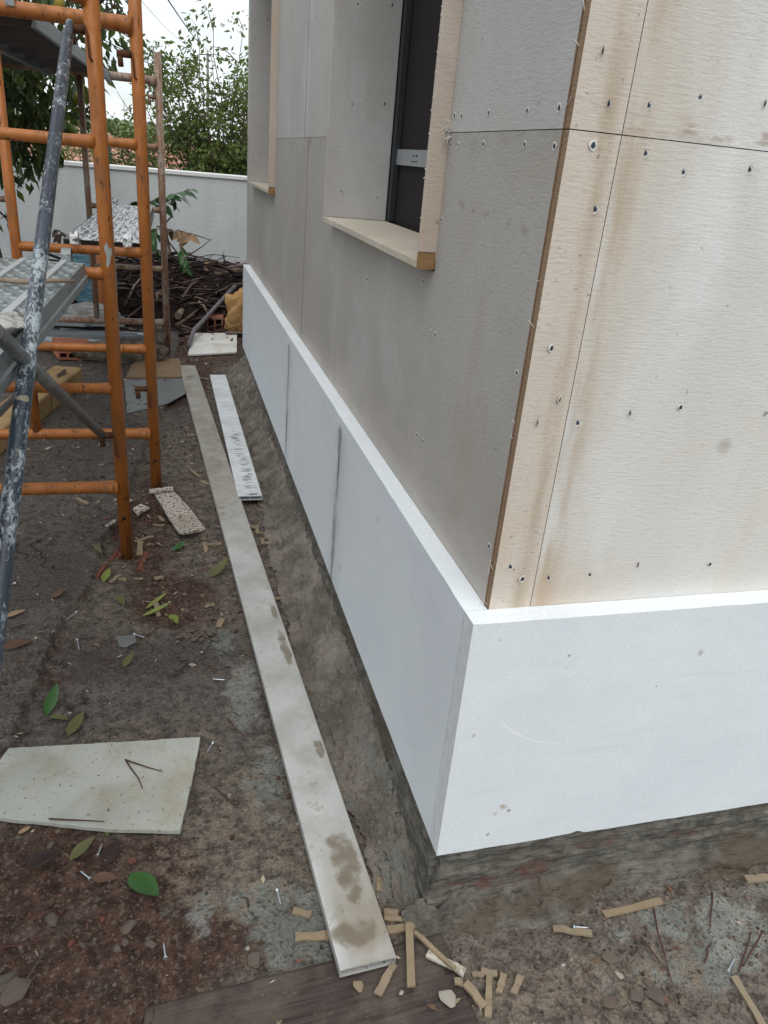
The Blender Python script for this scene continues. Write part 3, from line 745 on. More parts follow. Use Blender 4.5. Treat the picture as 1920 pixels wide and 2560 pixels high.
# plinth under the boards: a rough rendered band, leaning out a little at its foot
def plinth(name, a, b, side):
    n = int((b - a) / .005); k = 36
    U, W = np.meshgrid(np.linspace(a, b, n), np.linspace(0, 1, k))
    z = .128 - W * .150
    out = .0355 + W * .026 + (fbm(U * 34, z * 90, 3, 5) - .5) * .014 + (fbm(U * 7, z * 180, 8) - .5) * .008
    if side == 'front': out = out + smooth((.05 - z) / .05) * (fbm(U * 9, z * 3, 12) * .035) 
    brick = np.zeros_like(U)
    for (c, zz, r, h) in ((.03, .055, .09, .006), (.17, .062, .05, .014), (.29, .098, .05, .012), (.50, .085, .06, .01), (.10, .045, .08, .007)):
        brick = np.maximum(brick, smooth((1.25 - np.hypot((U - c) / r, (z - zz) / h) + (fbm(U * 40, z * 90, 4) - .5) * 1.0) * 2))
    if side != 'front': brick = brick * 0
    X, Y = (U, -out) if side == 'front' else (-out, U)
    if side != 'front': X, Y, z, brick = X[:, ::-1], Y[:, ::-1], z[:, ::-1], brick[:, ::-1]
    me = grid_mesh(name, X[::-1], Y[::-1], z[::-1], PLINTH, dict(brick=brick[::-1]))
    return link(name, me, house)
plinth('plinth', -.052, 3.0, 'front'); plinth('plinth', -.052, 4.02, 'left')
MB().box((-.034, -.034, -.05), (3.0, .013, .1285)).build('footing', PLINTH, house)
MB().box((-.034, .0135, -.05), (.013, 4.03, .1285)).build('footing', PLINTH, house)
# trowelled mortar fillet along the left foot
n, k = 900, 54
U, T = np.meshgrid(np.linspace(-.105, 4.0, n), np.linspace(0, 1, k))
wd = .085 + (fbm(U * 17, U * 0, 171) - .5) * .022 + .035 * smooth(U / .5) + .02 * smooth((U - 2.6) / 1.2) + (fbm(U * 3, U * 0, 71) - .5) * .03
hh = .085 + .028 * smooth((U - 2.2) / 1.5) - .035 * smooth((.35 - U) / .4) + (fbm(U * 5, U * 0 + 3, 72) - .5) * .02
prof = (1 - T) ** 2.1
X = -.037 - T * (wd + .013)
Z = -.012 + hh * prof + .013
Z = Z - .008 * np.exp(-((T - .70) / .035) ** 2) * smooth((U - .7) / .3) * smooth((2.9 - U) / .5)
endf = smooth((U + .105) / .16) * smooth((4.0 - U) / .25)
Z = (Z + .02) * endf - .02
rough_amt = .3 + .7 * smooth((U - 1.6) / 1.2)
lump = (fbm(U * 30 + T * 6, T * 9 - U * 6, 73, 5) - .5)
Z = Z + lump * .040 * rough_amt * (1 - T ** 4) + (np.abs(fbm(U * 38 + T * 7, T * 11, 74, 6) - .5) - .1) * .060 * (.35 + .65 * rough_amt) * (1 - T ** 6)
X = X + (fbm(U * 40, T * 9, 75, 5) - .5) * .026 * (T > .02)
pale = smooth((.75 - U) / .7) * smooth((fbm(U * 9, T * 4, 76) - .42) * 5) * .9
me = grid_mesh('mortar_fillet', X, U, Z, MORTAR, dict(pale=pale))
link('mortar_fillet', me, house)
# lumpy mortar squeezed out along the front foot
n, k = 620, 36
U, T = np.meshgrid(np.linspace(-.10, 2.2, n), np.linspace(0, 1, k))
wd = .035 + .03 * vn(U * 8, U * 0, 77) + .03 * smooth((.32 - np.abs(U - .12)) / .25)
Y = -.046 - T * (wd + .012) - (fbm(U * 50, T * 6, 178, 5) - .5) * .020
Z = -.02 + (.016 + .030 * smooth((.2 - np.abs(U - .10)) / .12) + (fbm(U * 14, U * 0, 78) - .5) * .03) * (1 - T ** 1.3) + .010 + (fbm(U * 60, T * 8, 79, 6) - .5) * .040 * (1 - .6 * T)
me = grid_mesh('mortar_foot', U, Y, Z, PLINTH, dict(brick=U * 0))
bm = bmesh.new(); bm.from_mesh(me); bmesh.ops.reverse_faces(bm, faces=bm.faces); bm.to_mesh(me); bm.free()
link('mortar_foot', me, house)

# ================================================================== GARDEN WALL AND WHAT LIES BEYOND
gw = thing('garden_wall', 'white rendered garden wall with plain coping behind the brush heap', 'wall', (0, 6.3, 0))
MB().box((-6, -.0, -.3), (2.6, .16, 1.02)).build('wall_body', WALLW, gw)
MB().box((-6, -.012, 1.0205), (2.6, .172, 1.055)).build('coping', CAPW, gw, bevel=.006)

def roof_tiled(loc, w, d, rise, nx, ny, label):
    h = thing('neighbour_house', label, 'house', loc)
    MB().box((-w / 2 + .1, .1, -3.2), (w / 2 - .1, d - .1, -.06)).build('wall', FARW, h)
    r = MB(); r.add([(-w / 2, 0, -.05), (w / 2, 0, -.05), (w / 2, d, rise - .05), (-w / 2, d, rise - .05), (-w / 2, 2 * d, -.05), (w / 2, 2 * d, -.05)], [(0, 1, 2, 3), (3, 2, 5, 4)])
    ro = r.build('roof', TILEF, h)
    # one barrel tile, reused
    tw, tl = w / nx, math.hypot(d, rise) / ny
    t = MB(); m_ = 7; vs = []
    for j, (yy, zz) in enumerate(((0, .035), (tl * 1.12, 0))):
        for i in range(m_):
            a = i / (m_ - 1); vs.append((tw * (a - .5) * 1.02, yy, zz + .075 * math.sin(a * math.pi) ** .8 * (1 if a < .97 else 0)))
    t.add(vs, [(i, i + 1, m_ + i + 1, m_ + i) for i in range(m_ - 1)], True)
    me = t.build('roof_tile', TILE); md = me.data; bpy.data.objects.remove(me)
    sl = math.atan2(rise, d)
    for j in range(ny):
        for i in range(nx):
            o = link('roof_tile', md, ro)
            o.location = (-w / 2 + tw * (i + .5) + random.uniform(-.008, .008), d * j / ny, rise * j / ny + random.uniform(0, .015))
            o.rotation_euler = (sl + random.uniform(-.02, .02), 0, random.uniform(-.02, .02))
    return h
a = on(60, 415, 1, 26.0); b_ = on(490, 430, 1, 26.0)
roof_tiled(((a.x + b_.x) / 2, 26.0, min(a.z, b_.z) - .35), 7.8, 3.6, 1.25, 36, 8, 'neighbouring house with tiled terracotta roof just above the white garden wall')
p = on(270, 345, 1, 48.0)
nh = thing('neighbour_house', 'far pale blue house with plain reddish roof behind the tiled roof', 'house', (p.x, 48.0, p.z - 4.3))
MB().prism([(-3.0, 0), (3.0, 0), (3.0, 3.4), (-3.0, 3.9)], 1, .0, 7).build('wall', FARW, nh)
MB().prism([(-3.4, 3.95), (5.2, 3.1), (5.2, 3.4), (-3.0, 5.3)], 1, .1, 8).build('roof', TILEF, nh)

# utility pole and cables
p0 = on(519, 260, 1, 30); p1 = on(519, 132, 1, 30)
up = thing('utility_pole', 'thin grey utility pole standing up out of the shrubs', 'pole', (p0.x, 30, p0.z - 4))
MB().tube([(0, 0, 0), (p1.x - p0.x, 0, p1.z - p0.z + 4)], .045, 8).build('pole_shaft', POLE, up)
CAB = [((420, 0), 9, (519, 140), 'topmost overhead cable crossing the sky to the pole'),
       ((275, 65), 10, (519, 205), 'second overhead cable running down to the grey pole'),
       ((240, 90), 11, (519, 232), 'third overhead cable low over the tree tops'),
       ((345, 100), 12, (540, 262), 'lowest overhead cable disappearing into the shrub'),
       ((352, 0), 14, (470, 130), 'faint thin cable high in the white sky')]
for (u0, v0), y0, (u1, v1), lab in CAB:
    A = on(u0, v0, 1, y0); B = on(u1, v1, 1, 30.0); A2 = A + (A - B) * .6
    pts = []
    for i in range(17):
        t = i / 16; q = A2.lerp(B, t); q.z -= .5 * 4 * t * (1 - t) * .4 - .19; pts.append(q)
    o = MB().tube(pts, .008 if 'faint' not in lab else .004, 5).build('overhead_cable', CABLE)
    tag(o, lab, 'cable', 'overhead cables')
p = on(272, 400, 1, 9.0)
tag(MB().tube([(p.x, 9.0, -1.4), (p.x, 9.0, 1.24)], .035, 10).build('green_post', GREENP), 'dark green post just behind the garden wall', 'post')

# ------------------------------------------------------------------ foliage helpers
def leaf_mesh(name, L, W, fold, droop, mat, shades=None):
    b = MB(); n = 5
    vs = []; fs = []
    for i in range(n + 1):
        t = i / n; w = W * (math.sin(math.pi * min(1, t ** .8)) ** .9) * .5 + .0008; zc = -droop * t * t * L
        vs += [(-w, L * t, zc + fold * w), (0, L * t, zc), (w, L * t, zc + fold * w)]
    for i in range(n):
        a = i * 3; fs += [(a, a + 1, a + 4, a + 3), (a + 1, a + 2, a + 5, a + 4)]
    b.add(vs, fs, True)
    o = b.build(name, mat); d = o.data; bpy.data.objects.remove(o); return d
def leaf_cloud(name, pts, dirs, sizes, shade, mat, parent, width=.42, kind='stuff'):
    N = len(pts); P = np.asarray(pts); D = np.asarray(dirs); D = D / np.linalg.norm(D, axis=1)[:, None]
    R = RNG.normal(size=(N, 3)); Sd = np.cross(D, R); Sd /= np.linalg.norm(Sd, axis=1)[:, None] + 1e-9; Nn = np.cross(Sd, D)
    s = np.asarray(sizes)[:, None]
    v = np.stack([P, P + D * s * .45 + Sd * s * width * .5 + Nn * s * .08, P + D * s - Nn * s * .05, P + D * s * .45 - Sd * s * width * .5 + Nn * s * .08, P + D * s * .5 - Nn * s * .02], 1)
    co = v.reshape(-1, 3); i = np.arange(N)[:, None] * 5
    f = np.concatenate([i + np.array([[0, 1, 4]]), i + np.array([[1, 2, 4]]), i + np.array([[2, 3, 4]]), i + np.array([[3, 0, 4]])], 0)
    me = bpy.data.meshes.new(name); me.from_pydata(co.tolist(), [], f.tolist()); me.materials.append(mat.m)
    at = me.attributes.new('shade', 'FLOAT', 'POINT'); at.data.foreach_set('value', np.repeat(np.asarray(shade, np.float32), 5))
    me.update(); return link(name, me, parent, kind=kind)

def shrub(label, base, spread, height, nst, nleaf, seed, bias=0.0):
    r = random.Random(seed)
    t = thing('shrub', label, 'shrub', base, group='shrubs behind the garden wall')
    st = MB(); P = []; D = []
    for k in range(nst):
        az = r.uniform(0, 2 * math.pi); lean = r.uniform(.05, 1) ** .7
        H = height * r.uniform(.55, 1.0) * (1 - .25 * lean)
        tip = Vector((math.cos(az) * spread * lean + bias * lean, math.sin(az) * spread * .6 * lean, H))
        pts = []
        for i in range(9):
            q = i / 8; pts.append(Vector((tip.x * q ** 1.3, tip.y * q ** 1.3, tip.z * q)) + Vector((r.uniform(-.04, .04), r.uniform(-.04, .04), 0)) * (i > 0))
        st.tube(pts, [.016 * (1 - .85 * i / 8) for i in range(9)], 5)
        for j in range(r.randint(9, 14)):
            q = r.uniform(.22, 1); i = min(7, int(q * 8)); a = pts[i].lerp(pts[i + 1], q * 8 - i)
            dv = Vector((r.uniform(-1, 1), r.uniform(-1, 1), r.uniform(-.15, .9))).normalized(); L = r.uniform(.2, .65) * (1.15 - q * .6)
            tw = [a, a + dv * L * .5 + Vector((0, 0, .04)), a + dv * L + Vector((0, 0, -.02))]
            st.tube(tw, [.005, .0035, .002], 4, False)
            for m_ in range(int(nleaf)):
                s_ = r.uniform(.1, 1.05); pos = tw[0].lerp(tw[1], s_ * 2) if s_ < .5 else tw[1].lerp(tw[2], (s_ - .5) * 2)
                P.append(pos + Vector((r.gauss(0, .05), r.gauss(0, .05), r.gauss(0, .05)))); D.append((dv.x + r.gauss(0, .7), dv.y + r.gauss(0, .7), -.55 + r.gauss(0, .5)))
    st.build('stems', BARK, t)
    N = len(P); cl = np.array([vn(p.x * 3.2, p.z * 3.2 + p.y, seed) for p in P])
    leaf_cloud('foliage', [tuple(p) for p in P], D, RNG.uniform(.04, .08, N), np.clip(cl * .8 + RNG.uniform(0, .35, N) - .1, 0, 1), SHRUBLEAF, t)
    return t
shrub('dense tall leafy shrub behind the garden wall, next to the house', (.25, 8.0, -.4), 1.2, 3.1, 34, 34, 3, -.35)
p = on(565, 300, 1, 7.7)
shrub('bushy shrub behind the garden wall, squeezed in beside the house corner', (p.x, 7.7, -.3), .62, 3.2, 24, 26, 13, 0)
shrub('lower open shrub behind the garden wall, left of the tall shrub', (-.95, 8.6, -.5), .95, 2.5, 22, 24, 5)
shrub('small shrub behind the garden wall, seen between scaffold posts', (-1.55, 10.5, -.6), 1.2, 2.35, 16, 20, 8)

# lemon tree at the left
lt = thing('lemon_tree', 'lemon tree with dark glossy leaves and yellow lemons behind the scaffold', 'tree', (-1.62, 4.75, 0))
O = Vector((-1.62, 4.75, 0))
tb = MB()
tb.tube([(0, 0, -.05), (.03, -.02, .4), (-.02, -.05, .85), (.05, -.1, 1.25), (.1, -.1, 1.7)], [.085, .07, .06, .05, .03], 9)
tb.build('trunk', BARK, lt)
# clusters of leaves, each a world point, spread and how many
CL = []
for (u, v, y, r_, n_) in ((60, 205, 4.4, .20, 150), (20, 270, 4.3, .20, 140), (120, 250, 4.5, .16, 110), (95, 330, 4.6, .13, 60), (60, 385, 4.5, .13, 60), (20, 340, 4.4, .14, 70), (110, 395, 4.5, .08, 30), (20, 440, 4.6, .07, 18),
                          (60, 20, 4.4, .32, 200), (160, 5, 4.5, .28, 150), (260, 0, 4.5, .18, 70), (285, 15, 4.4, .06, 10), (190, 235, 4.9, .10, 40), (205, 285, 4.9, .07, 18), (10, 110, 4.4, .3, 140), (40, 160, 4.7, .3, 160), (150, 170, 5.0, .2, 70), (-60, 250, 4.6, .4, 200), (-60, 60, 4.6, .4, 200), (140, 305, 4.9, .06, 14), (15, 545, 4.7, .05, 5), (220, 270, 4.9, .05, 8)):
    CL.append((on(u, v, 1, y) - O, r_, n_))
for q in range(26):  # unseen crown up and left of frame, added to shade the left wall
    a_ = q * 2.4; rr = .25 + .75 * ((q * .618) % 1) ** .5
    CL.append((Vector((-.55 + rr * math.cos(a_), -.55 + rr * 1.3 * math.sin(a_), 1.75 + .95 * ((q * .37) % 1))), .34, 130))
lim = MB()
for p, r_, n_ in CL:
    a = Vector((.02, -.05, .8 + .35 * min(1, max(0, p.z - .8))))
    mid = a.lerp(p, .55) + Vector((random.uniform(-.05, .05), random.uniform(-.05, .05), .08))
    lim.tube([a, mid, p], [.022, .013, .005], 6)
    for q in range(6):
        d = Vector((random.gauss(0, 1), random.gauss(0, 1), random.gauss(0, .7))).normalized() * r_ * .9
        lim.tube([p, p + d * .5 + Vector((0, 0, .01)), p + d], [.005, .0035, .002], 5, False)
lim.build('limbs', BARK, lt)
LEAFV = []
for shade in (0.0, .25, .5, .95):
    d = leaf_mesh('leaf', .095, .042, .25, .18, LEMONLEAF)
    at = d.attributes.new('shade', 'FLOAT', 'POINT'); at.data.foreach_set('value', np.full(len(d.vertices), shade, np.float32)); LEAFV.append(d)
P = []; D = []; indiv = []
for p, r_, n_ in CL:
    for q in range(n_):
        d = Vector((random.gauss(0, 1), random.gauss(0, 1), random.gauss(0, 1))).normalized() * r_ * random.random() ** .4
        pos = p + d * Vector((1, .9, .85)).length * .6 + d * .4
        dr = (d.x * 2 + random.gauss(0, .35), d.y * 2 + random.gauss(0, .35) - .2, -.75 + random.gauss(0, .45))
        P.append(pos); D.append(dr)
order = sorted(range(len(P)), key=lambda i: (P[i].y, i)); pick = set(order[:290])
for i in order[:290]:
    dv = Vector(D[i]).normalized()
    o = link('leaf', random.choice(LEAFV if random.random() < .55 else LEAFV[:2]), lt)
    o.location = P[i]; qd = dv.to_track_quat('Y', 'Z').to_euler(); o.rotation_euler = (qd.x, qd.y + random.uniform(-.9, .9), qd.z)
    s_ = random.uniform(.7, 1.2); o.scale = (s_, s_, s_)
rest = [i for i in range(len(P)) if i not in pick]
leaf_cloud('foliage', [tuple(P[i]) for i in rest], [D[i] for i in rest], RNG.uniform(.06, .11, len(rest)), RNG.uniform(0, 1, len(rest)) ** 2.2, LEMONLEAF, lt)
bl = MB(); nseg = 10; prof = [(0, -.036), (.009, -.033), (.021, -.022), (.026, -.004), (.025, .012), (.017, .026), (.008, .032), (.005, .037), (0, .040)]
vs = []; fs = []
for r_, z in prof:
    for k in range(nseg): vs.append((r_ * math.cos(2 * math.pi * k / nseg), r_ * math.sin(2 * math.pi * k / nseg), z))
for j in range(len(prof) - 1):
    for k in range(nseg): fs.append((j * nseg + k, j * nseg + (k + 1) % nseg, (j + 1) * nseg + (k + 1) % nseg, (j + 1) * nseg + k))
bl.add(vs, fs, True); o = bl.build('lemon', LEMON); LEMD = o.data; bpy.data.objects.remove(o)
for (u, v, y) in ((55, 310, 4.45), (70, 315, 4.5), (128, 360, 4.6), (209, 232, 4.85), (193, 245, 4.9), (145, 12, 4.4), (85, 285, 4.5), (45, 232, 4.5)):
    o = link('lemon', LEMD, lt); o.location = on(u, v, 1, y) - O; o.rotation_euler = (random.uniform(-.4, .4) + math.pi, random.uniform(-.4, .4), 0); o.scale = (1.35, 1.35, 1.35)

# ================================================================== BRUSH HEAP
def heap_h(x, y):
    e = 1 - ((x + .45) / 1.15) ** 2 - ((y - 5.55) / .62) ** 2
    return max(0, e) ** .6 * .43
U, T = np.meshgrid(np.linspace(-1.65, .75, 90), np.linspace(4.85, 6.28, 60))
E_ = np.clip(1 - ((U + .45) / 1.2) ** 2 - ((T - 5.6) / .70) ** 2, 0, 1) ** .6 * .38 + (fbm(U * 6, T * 6, 90) - .5) * .14 - .02
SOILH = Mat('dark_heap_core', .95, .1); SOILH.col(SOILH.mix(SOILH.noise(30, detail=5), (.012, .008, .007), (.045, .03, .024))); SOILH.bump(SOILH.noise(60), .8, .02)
bh = thing('brush_heap', 'big heap of dark cut twigs and branches piled against the garden wall', 'brush heap', (0, 0, 0))
link('heap_core', grid_mesh('heap_core', U, T, E_, SOILH), bh)
tw = MB()
for k in range(1700):
    x = random.uniform(-1.6, .62); y = random.uniform(4.8, 6.15); h = heap_h(x, y)
    if h < .02 and random.random() < .6: continue
    z = max(.01, h * random.uniform(.45, 1.12)); L = random.uniform(.15, .75); a = random.gauss(0, .5) + (0 if random.random() < .7 else 1.3)
    d = Vector((math.cos(a), math.sin(a) * .6, random.gauss(0, .22))).normalized(); c0 = Vector((x, min(y, 6.15), z))
    pts = [c0 + d * L * (t - .5) + Vector((random.gauss(0, .02), random.gauss(0, .02), -abs(t - .5) * .08 + random.gauss(0, .012))) for t in (0, .35, .7, 1)]
    for q in pts: q.y = min(q.y, 6.27); q.z = max(q.z, .012)
    g = random.random(); tw.cc = (.10 + .16 * g ** 4, .07 + .12 * g ** 4, .06 + .10 * g ** 4) if random.random() < .28 else (.035, .024, .024)
    r0 = random.choice((.003, .004, .005, .008, .012)) ; tw.tube(pts, [r0, r0 * .9, r0 * .7, r0 * .4], 4, False)
tw.build('twigs', TWIG, bh, kind='stuff')
lv = MB()
for k in range(900):
    x = random.uniform(-1.5, .6); y = random.uniform(4.5, 5.9); z = heap_h(x, y) * random.uniform(.5, 1.1) + .01
    L = random.uniform(.02, .06); a = random.uniform(0, 6.28); d = Vector((math.cos(a), math.sin(a), random.gauss(0, .3))) * L; s_ = d.cross(Vector((random.gauss(0, .4), random.gauss(0, .4), 1))).normalized() * L * .3
    c0 = Vector((x, y, z)); g = random.random(); lv.cc = (.07 + .16 * g * g, .045 + .10 * g * g, .03 + .06 * g * g)
    lv.add([c0, c0 + d * .5 + s_, c0 + d, c0 + d * .5 - s_ + Vector((0, 0, .006))], [(0, 1, 2, 3)])
lv.build('dead_leaves', TWIG, bh, kind='stuff')

def branch(label, pts, r0, mat=None, cat='branch', group='loose branches on the brush heap'):
    n_ = len(pts); o = MB().tube(pts, [r0 * (1 - .6 * i / (n_ - 1)) for i in range(n_)], 7).build('branch', mat or BARK)
    tag(o, label, cat, group); return o
def seen(u, v, y): return on(u, v, 1, y)
PALEBARK = Mat('pale_dry_bark', .9, .1); PALEBARK.col(PALEBARK.mix(PALEBARK.noise(25), (.20, .155, .115), (.31, .25, .19)))
branch('forked pale dry branch leaning on the dark heap between scaffold posts', [seen(310, 768, 5.0), seen(335, 715, 5.05), seen(356, 690, 5.2)], .010, PALEBARK)
branch('thick pale branch end sticking out low at front of the heap', [seen(445, 790, 4.9), seen(455, 775, 5.0), seen(470, 755, 5.2)], .028, PALEBARK)
branch('grey curved branch at the right of the heap', [seen(497, 755, 4.95), seen(510, 765, 4.9), seen(522, 790, 4.85)], .012, PALEBARK)
branch('thin pale stem arching down over the heap near the mauve pipe', [seen(540, 680, 5.6), seen(556, 705, 5.4), seen(558, 740, 5.2), seen(562, 755, 5.1)], .006, PALEBARK)
branch('bare dark branch reaching right in front of the white wall', [seen(440, 580, 5.6), seen(480, 585, 5.6), seen(525, 600, 5.55)], .007)
branch('long thin bare branch rising towards the wall', [seen(470, 640, 5.6), seen(500, 620, 5.6), seen(530, 598, 5.6)], .006)
branch('thick dark branch slanting up out of the heap behind the worn post', [seen(400, 672, 5.5), seen(425, 630, 5.6), seen(412, 560, 5.7), seen(430, 540, 5.7)], .014)
branch('straight pale stick lying across the top of the heap', [seen(505, 750, 5.3), seen(545, 735, 5.35), seen(585, 718, 5.4)], .008, PALEBARK)
branch('short brown log at the foot of the heap', [seen(440, 815, 4.75), seen(462, 800, 4.8), seen(485, 785, 4.85)], .016)

def spray(label, pts, nleaf, mat, L, drop=.6, seed=1):
    r = random.Random(seed); base = Vector(pts[0]); t = thing('leafy_branch', label, 'branch', base, group='leafy cuttings on the brush heap')
    q = [Vector(p) - base for p in pts]; MB().tube(q, [.006 * (1 - .7 * i / (len(q) - 1)) for i in range(len(q))], 6).build('stem', BARK, t)
    lm = leaf_mesh('leaf', L, L * .44, .3, .25, mat)
    if mat is LEMONLEAF:
        at = lm.attributes.new('shade', 'FLOAT', 'POINT'); at.data.foreach_set('value', np.full(len(lm.vertices), .8, np.float32))
    for i in range(nleaf):
        s_ = (i + .6) / nleaf * (len(q) - 1); j = min(len(q) - 2, int(s_)); p = q[j].lerp(q[j + 1], s_ - j); d = (q[j + 1] - q[j]).normalized()
        dv = (d * .6 + Vector((r.gauss(0, .6), r.gauss(0, .5) - .2, r.gauss(-drop, .35)))).normalized()
        e = dv.to_track_quat('Y', 'Z').to_euler(); o = link('leaf', lm, t, p, (e.x, e.y + r.uniform(-1, 1), e.z)); k = r.uniform(.75, 1.2); o.scale = (k, k, k)
spray('leafy green cutting in front of the white wall, right of the worn post', [seen(385, 520, 5.7), seen(425, 500, 5.7), seen(440, 485, 5.65), seen(470, 475, 5.6)], 16, GREENLEAF, .11, .3, 2)
spray('bunch of bright green leaves hanging low in front of the heap', [seen(448, 610, 5.4), seen(460, 640, 5.3), seen(468, 672, 5.2)], 15, GREENLEAF, .10, .9, 3)
spray('green leaves hanging just left of the worn post', [seen(392, 570, 5.5), seen(390, 600, 5.4), seen(395, 640, 5.3)], 14, GREENLEAF, .10, .8, 4)
spray('cutting with green leaves between the second post and the worn post', [seen(345, 515, 5.6), seen(372, 505, 5.6), seen(390, 500, 5.6)], 10, GREENLEAF, .10, .3, 5)
spray('twig of dry tan leaves hanging in front of the white wall', [seen(440, 575, 5.5), seen(462, 580, 5.5), seen(480, 590, 5.45)], 9, TANLEAF, .12, 1.3, 6)
spray('dry brown leaves on a twig behind the spattered deck', [seen(392, 565, 5.6), seen(412, 570, 5.6), seen(430, 575, 5.6)], 14, BROWNLEAF, .08, .5, 7)
spray('dry leaf cluster left of the spattered deck', [seen(146, 575, 4.9), seen(155, 585, 4.9), seen(162, 592, 4.9)], 8, BROWNLEAF, .10, .4, 9)

# pipes and sacks by the far house corner
o = MB().tube([seen(540, 680, 5.6), seen(575, 670, 5.5), seen(640, 655, 5.3)], .017, 10).build('plastic_pipe', MAUVE); tag(o, 'mauve plastic pipe lying on the heap beside the house corner', 'pipe')
o = MB().tube([seen(500, 694, 5.5), seen(560, 682, 5.45), seen(640, 668, 5.4)], .022, 6).build('timber_batten', PALEBARK); tag(o, 'long grey timber batten under the mauve pipe', 'batten')
pts = [seen(470, 868, 4.3), seen(485, 825, 4.55), seen(505, 805, 4.75), seen(550, 755, 5.0), seen(590, 712, 5.2)]
o = MB().tube(pts, [.016] * 5, 6).build('curved_trim', GREYP); tag(o, 'bent grey plastic trim curving from the ground up to the sack', 'trim')

def lump(name, mat, c, r, seed, amp=.25, freq=2.2, sub=4, flat=False, parent=None, cut=None):
    bm = bmesh.new(); bmesh.ops.create_icosphere(bm, subdivisions=sub, radius=1)
    rr = np.random.default_rng(seed); K = rr.normal(size=(14, 3)); K /= np.linalg.norm(K, axis=1)[:, None]; dd = rr.uniform(.62, .98, 14)
    for v in bm.verts:
        p = np.array(v.co); s_ = 1.0
        pr = K @ p
        for a_, d_ in zip(pr, dd):
            if a_ > d_: s_ = min(s_, d_ / a_ + (1 - d_ / a_) * (1 - amp * 2.6))
        p = p * s_
        w_ = (vn(p[0] * freq + seed, p[1] * freq + p[2] * freq, seed) - .5) * amp - (abs(float(fbm(p[0] * 2.3 + p[2], p[1] * 2.3 - p[2] * 1.7, seed + 3, 3)) - .5) * amp * 1.1 if flat else 0)
        p = p * (1 + w_)
        v.co = (p[0] * r[0], p[1] * r[1], p[2] * r[2])
    me = bpy.data.meshes.new(name); bm.to_mesh(me); bm.free(); me.materials.append(mat.m)
    me.polygons.foreach_set('use_smooth', np.full(len(me.polygons), not flat)); me.update()
    return link(name, me, parent, c)
p = seen(603, 780, 4.85)
o = lump('paper_sack', SACK, (.085, 4.87, .17), (.19, .13, .24), 4, .45, 2.6, 5, True); tag(o, 'crumpled tan paper sack standing behind the far end of the white foam', 'sack')
p = seen(232, 690, 4.9)
o = lump('plastic_sack', BAGB, (p.x, 4.95, .34), (.17, .16, .26), 6, .2, 2.0, 4); tag(o, 'teal plastic sack lying behind the lower scaffold decks', 'sack')
p = seen(246, 705, 4.72)
o = lump('plastic_sack', BAGO, (p.x + .015, 4.75, .37), (.05, .05, .17), 8, .2, 2.0, 3); tag(o, 'narrow orange plastic sack in front of the teal sack', 'sack')
p = seen(222, 745, 4.72)
o = lump('cement_sack', BAGG, (p.x, 4.70, .14), (.19, .13, .09), 9, .22, 2.2, 4); tag(o, 'folded grey white cement sack under the teal sack', 'sack')

# ================================================================== SCAFFOLD
RUNG = (.235, .565, .905, 1.248, 1.588)
def frame(label, x, y, H, mat, dz=0.0, upper=True, patch=False):
    t = thing('scaffold', label, 'scaffold', (x, y, 0), group='scaffold frames beside the house')
    g = gz(x, y)
    def post(px, z0, z1, r, name='post'):
        b = MB(); b.tube([(px, 0, z0), (px, 0, z1)], r, 16, True)
        return b.build(name, mat, t)
    main = post(0, g - .006, H, .0205)
    if patch:                                     # a flaked grey paint patch on the post face
        pb = MB(); n_ = 14; vs = []
        for j in range(n_):
            a_ = 2 * math.pi * j / n_; rr = (1 + .35 * math.sin(3 * a_ + 1) + .2 * math.sin(5 * a_))
            ang = -math.pi / 2 + .18 + .42 * rr * math.cos(a_); vs.append((.0209 * math.cos(ang), .0209 * math.sin(ang), .962 + .030 * rr * math.sin(a_)))
        pb.add(vs, [tuple(range(n_))]); pb.build('bare_patch', Mat('bare_grey_metal', .7, .3).col((.33, .35, .34)), t)
    ix = -.418; W_ = -1.25
    post(ix, RUNG[0] + dz, RUNG[4] + dz, .0170, 'inner_post')
    post(W_, g - .006, H, .0205)
    post(W_ - ix, RUNG[0] + dz, RUNG[4] + dz, .0170, 'inner_post')
    for i, z in enumerate(RUNG):
        z = z + dz
        full = i in (0, 3, 4)
        segs = [(W_ + .0, -.0)] if full else [(ix, 0), (W_, W_ - ix)]
        r = .0215 if i in (0, 4) else .0155
        if i == 4: r = .0225
        if i == 0: r = .020
        for (a_, b_) in segs:
            b = MB(); s_ = r
            b.tube([(a_ + .004, 0, z), (a_ + .035, 0, z), (b_ - .075, 0, z), (b_ - .03, 0, z - (.002 if i == 4 else 0)), (b_ - .012, 0, z - (.004 if i == 4 else 0))], [s_, s_, s_, s_ * 1.12, s_ * 1.5 if i == 4 else s_ * 1.32], 14, True)
            b.build('rung', mat, t)
    # locking pins for the braces
    for z in (1.505, .415):
        b = MB(); b.tube([(-.018, -.004, z + dz), (-.062, -.006, z + dz)], .0105, 8); b.tube([(-.052, -.006, z + dz - .005), (-.050, -.008, z + dz - .036)], .0085, 8)
        b.tube([(-.016, -.010, z + dz + .012), (-.012, -.020, z + dz - .010), (-.010, -.022, z + dz - .062), (-.004, -.021, z + dz - .068)], .003, 6)
        b.build('lock_pin', STAIN if mat is PAINT else mat, t)
    # drilled holes near the foot
    for z in ((.115, .145) if H < 1.71 else (.13,)):
        b = MB(); b.tube([(.002, -.0203, z), (.002, -.0211, z)], .0055, 10); b.build('hole', HOLE, t)
    return t
frame('nearest orange scaffold frame, its foot by the broken concrete edge', -.645, 1.445, 2.2, PAINT, 0, True, True)
frame('second orange scaffold frame just behind the nearest one', -.553, 1.962, 2.2, PAINT, 0)
frame('farthest scaffold frame with worn brown paint in front of the brush heap', -.502, 4.12, 1.712, WORN, -.015)

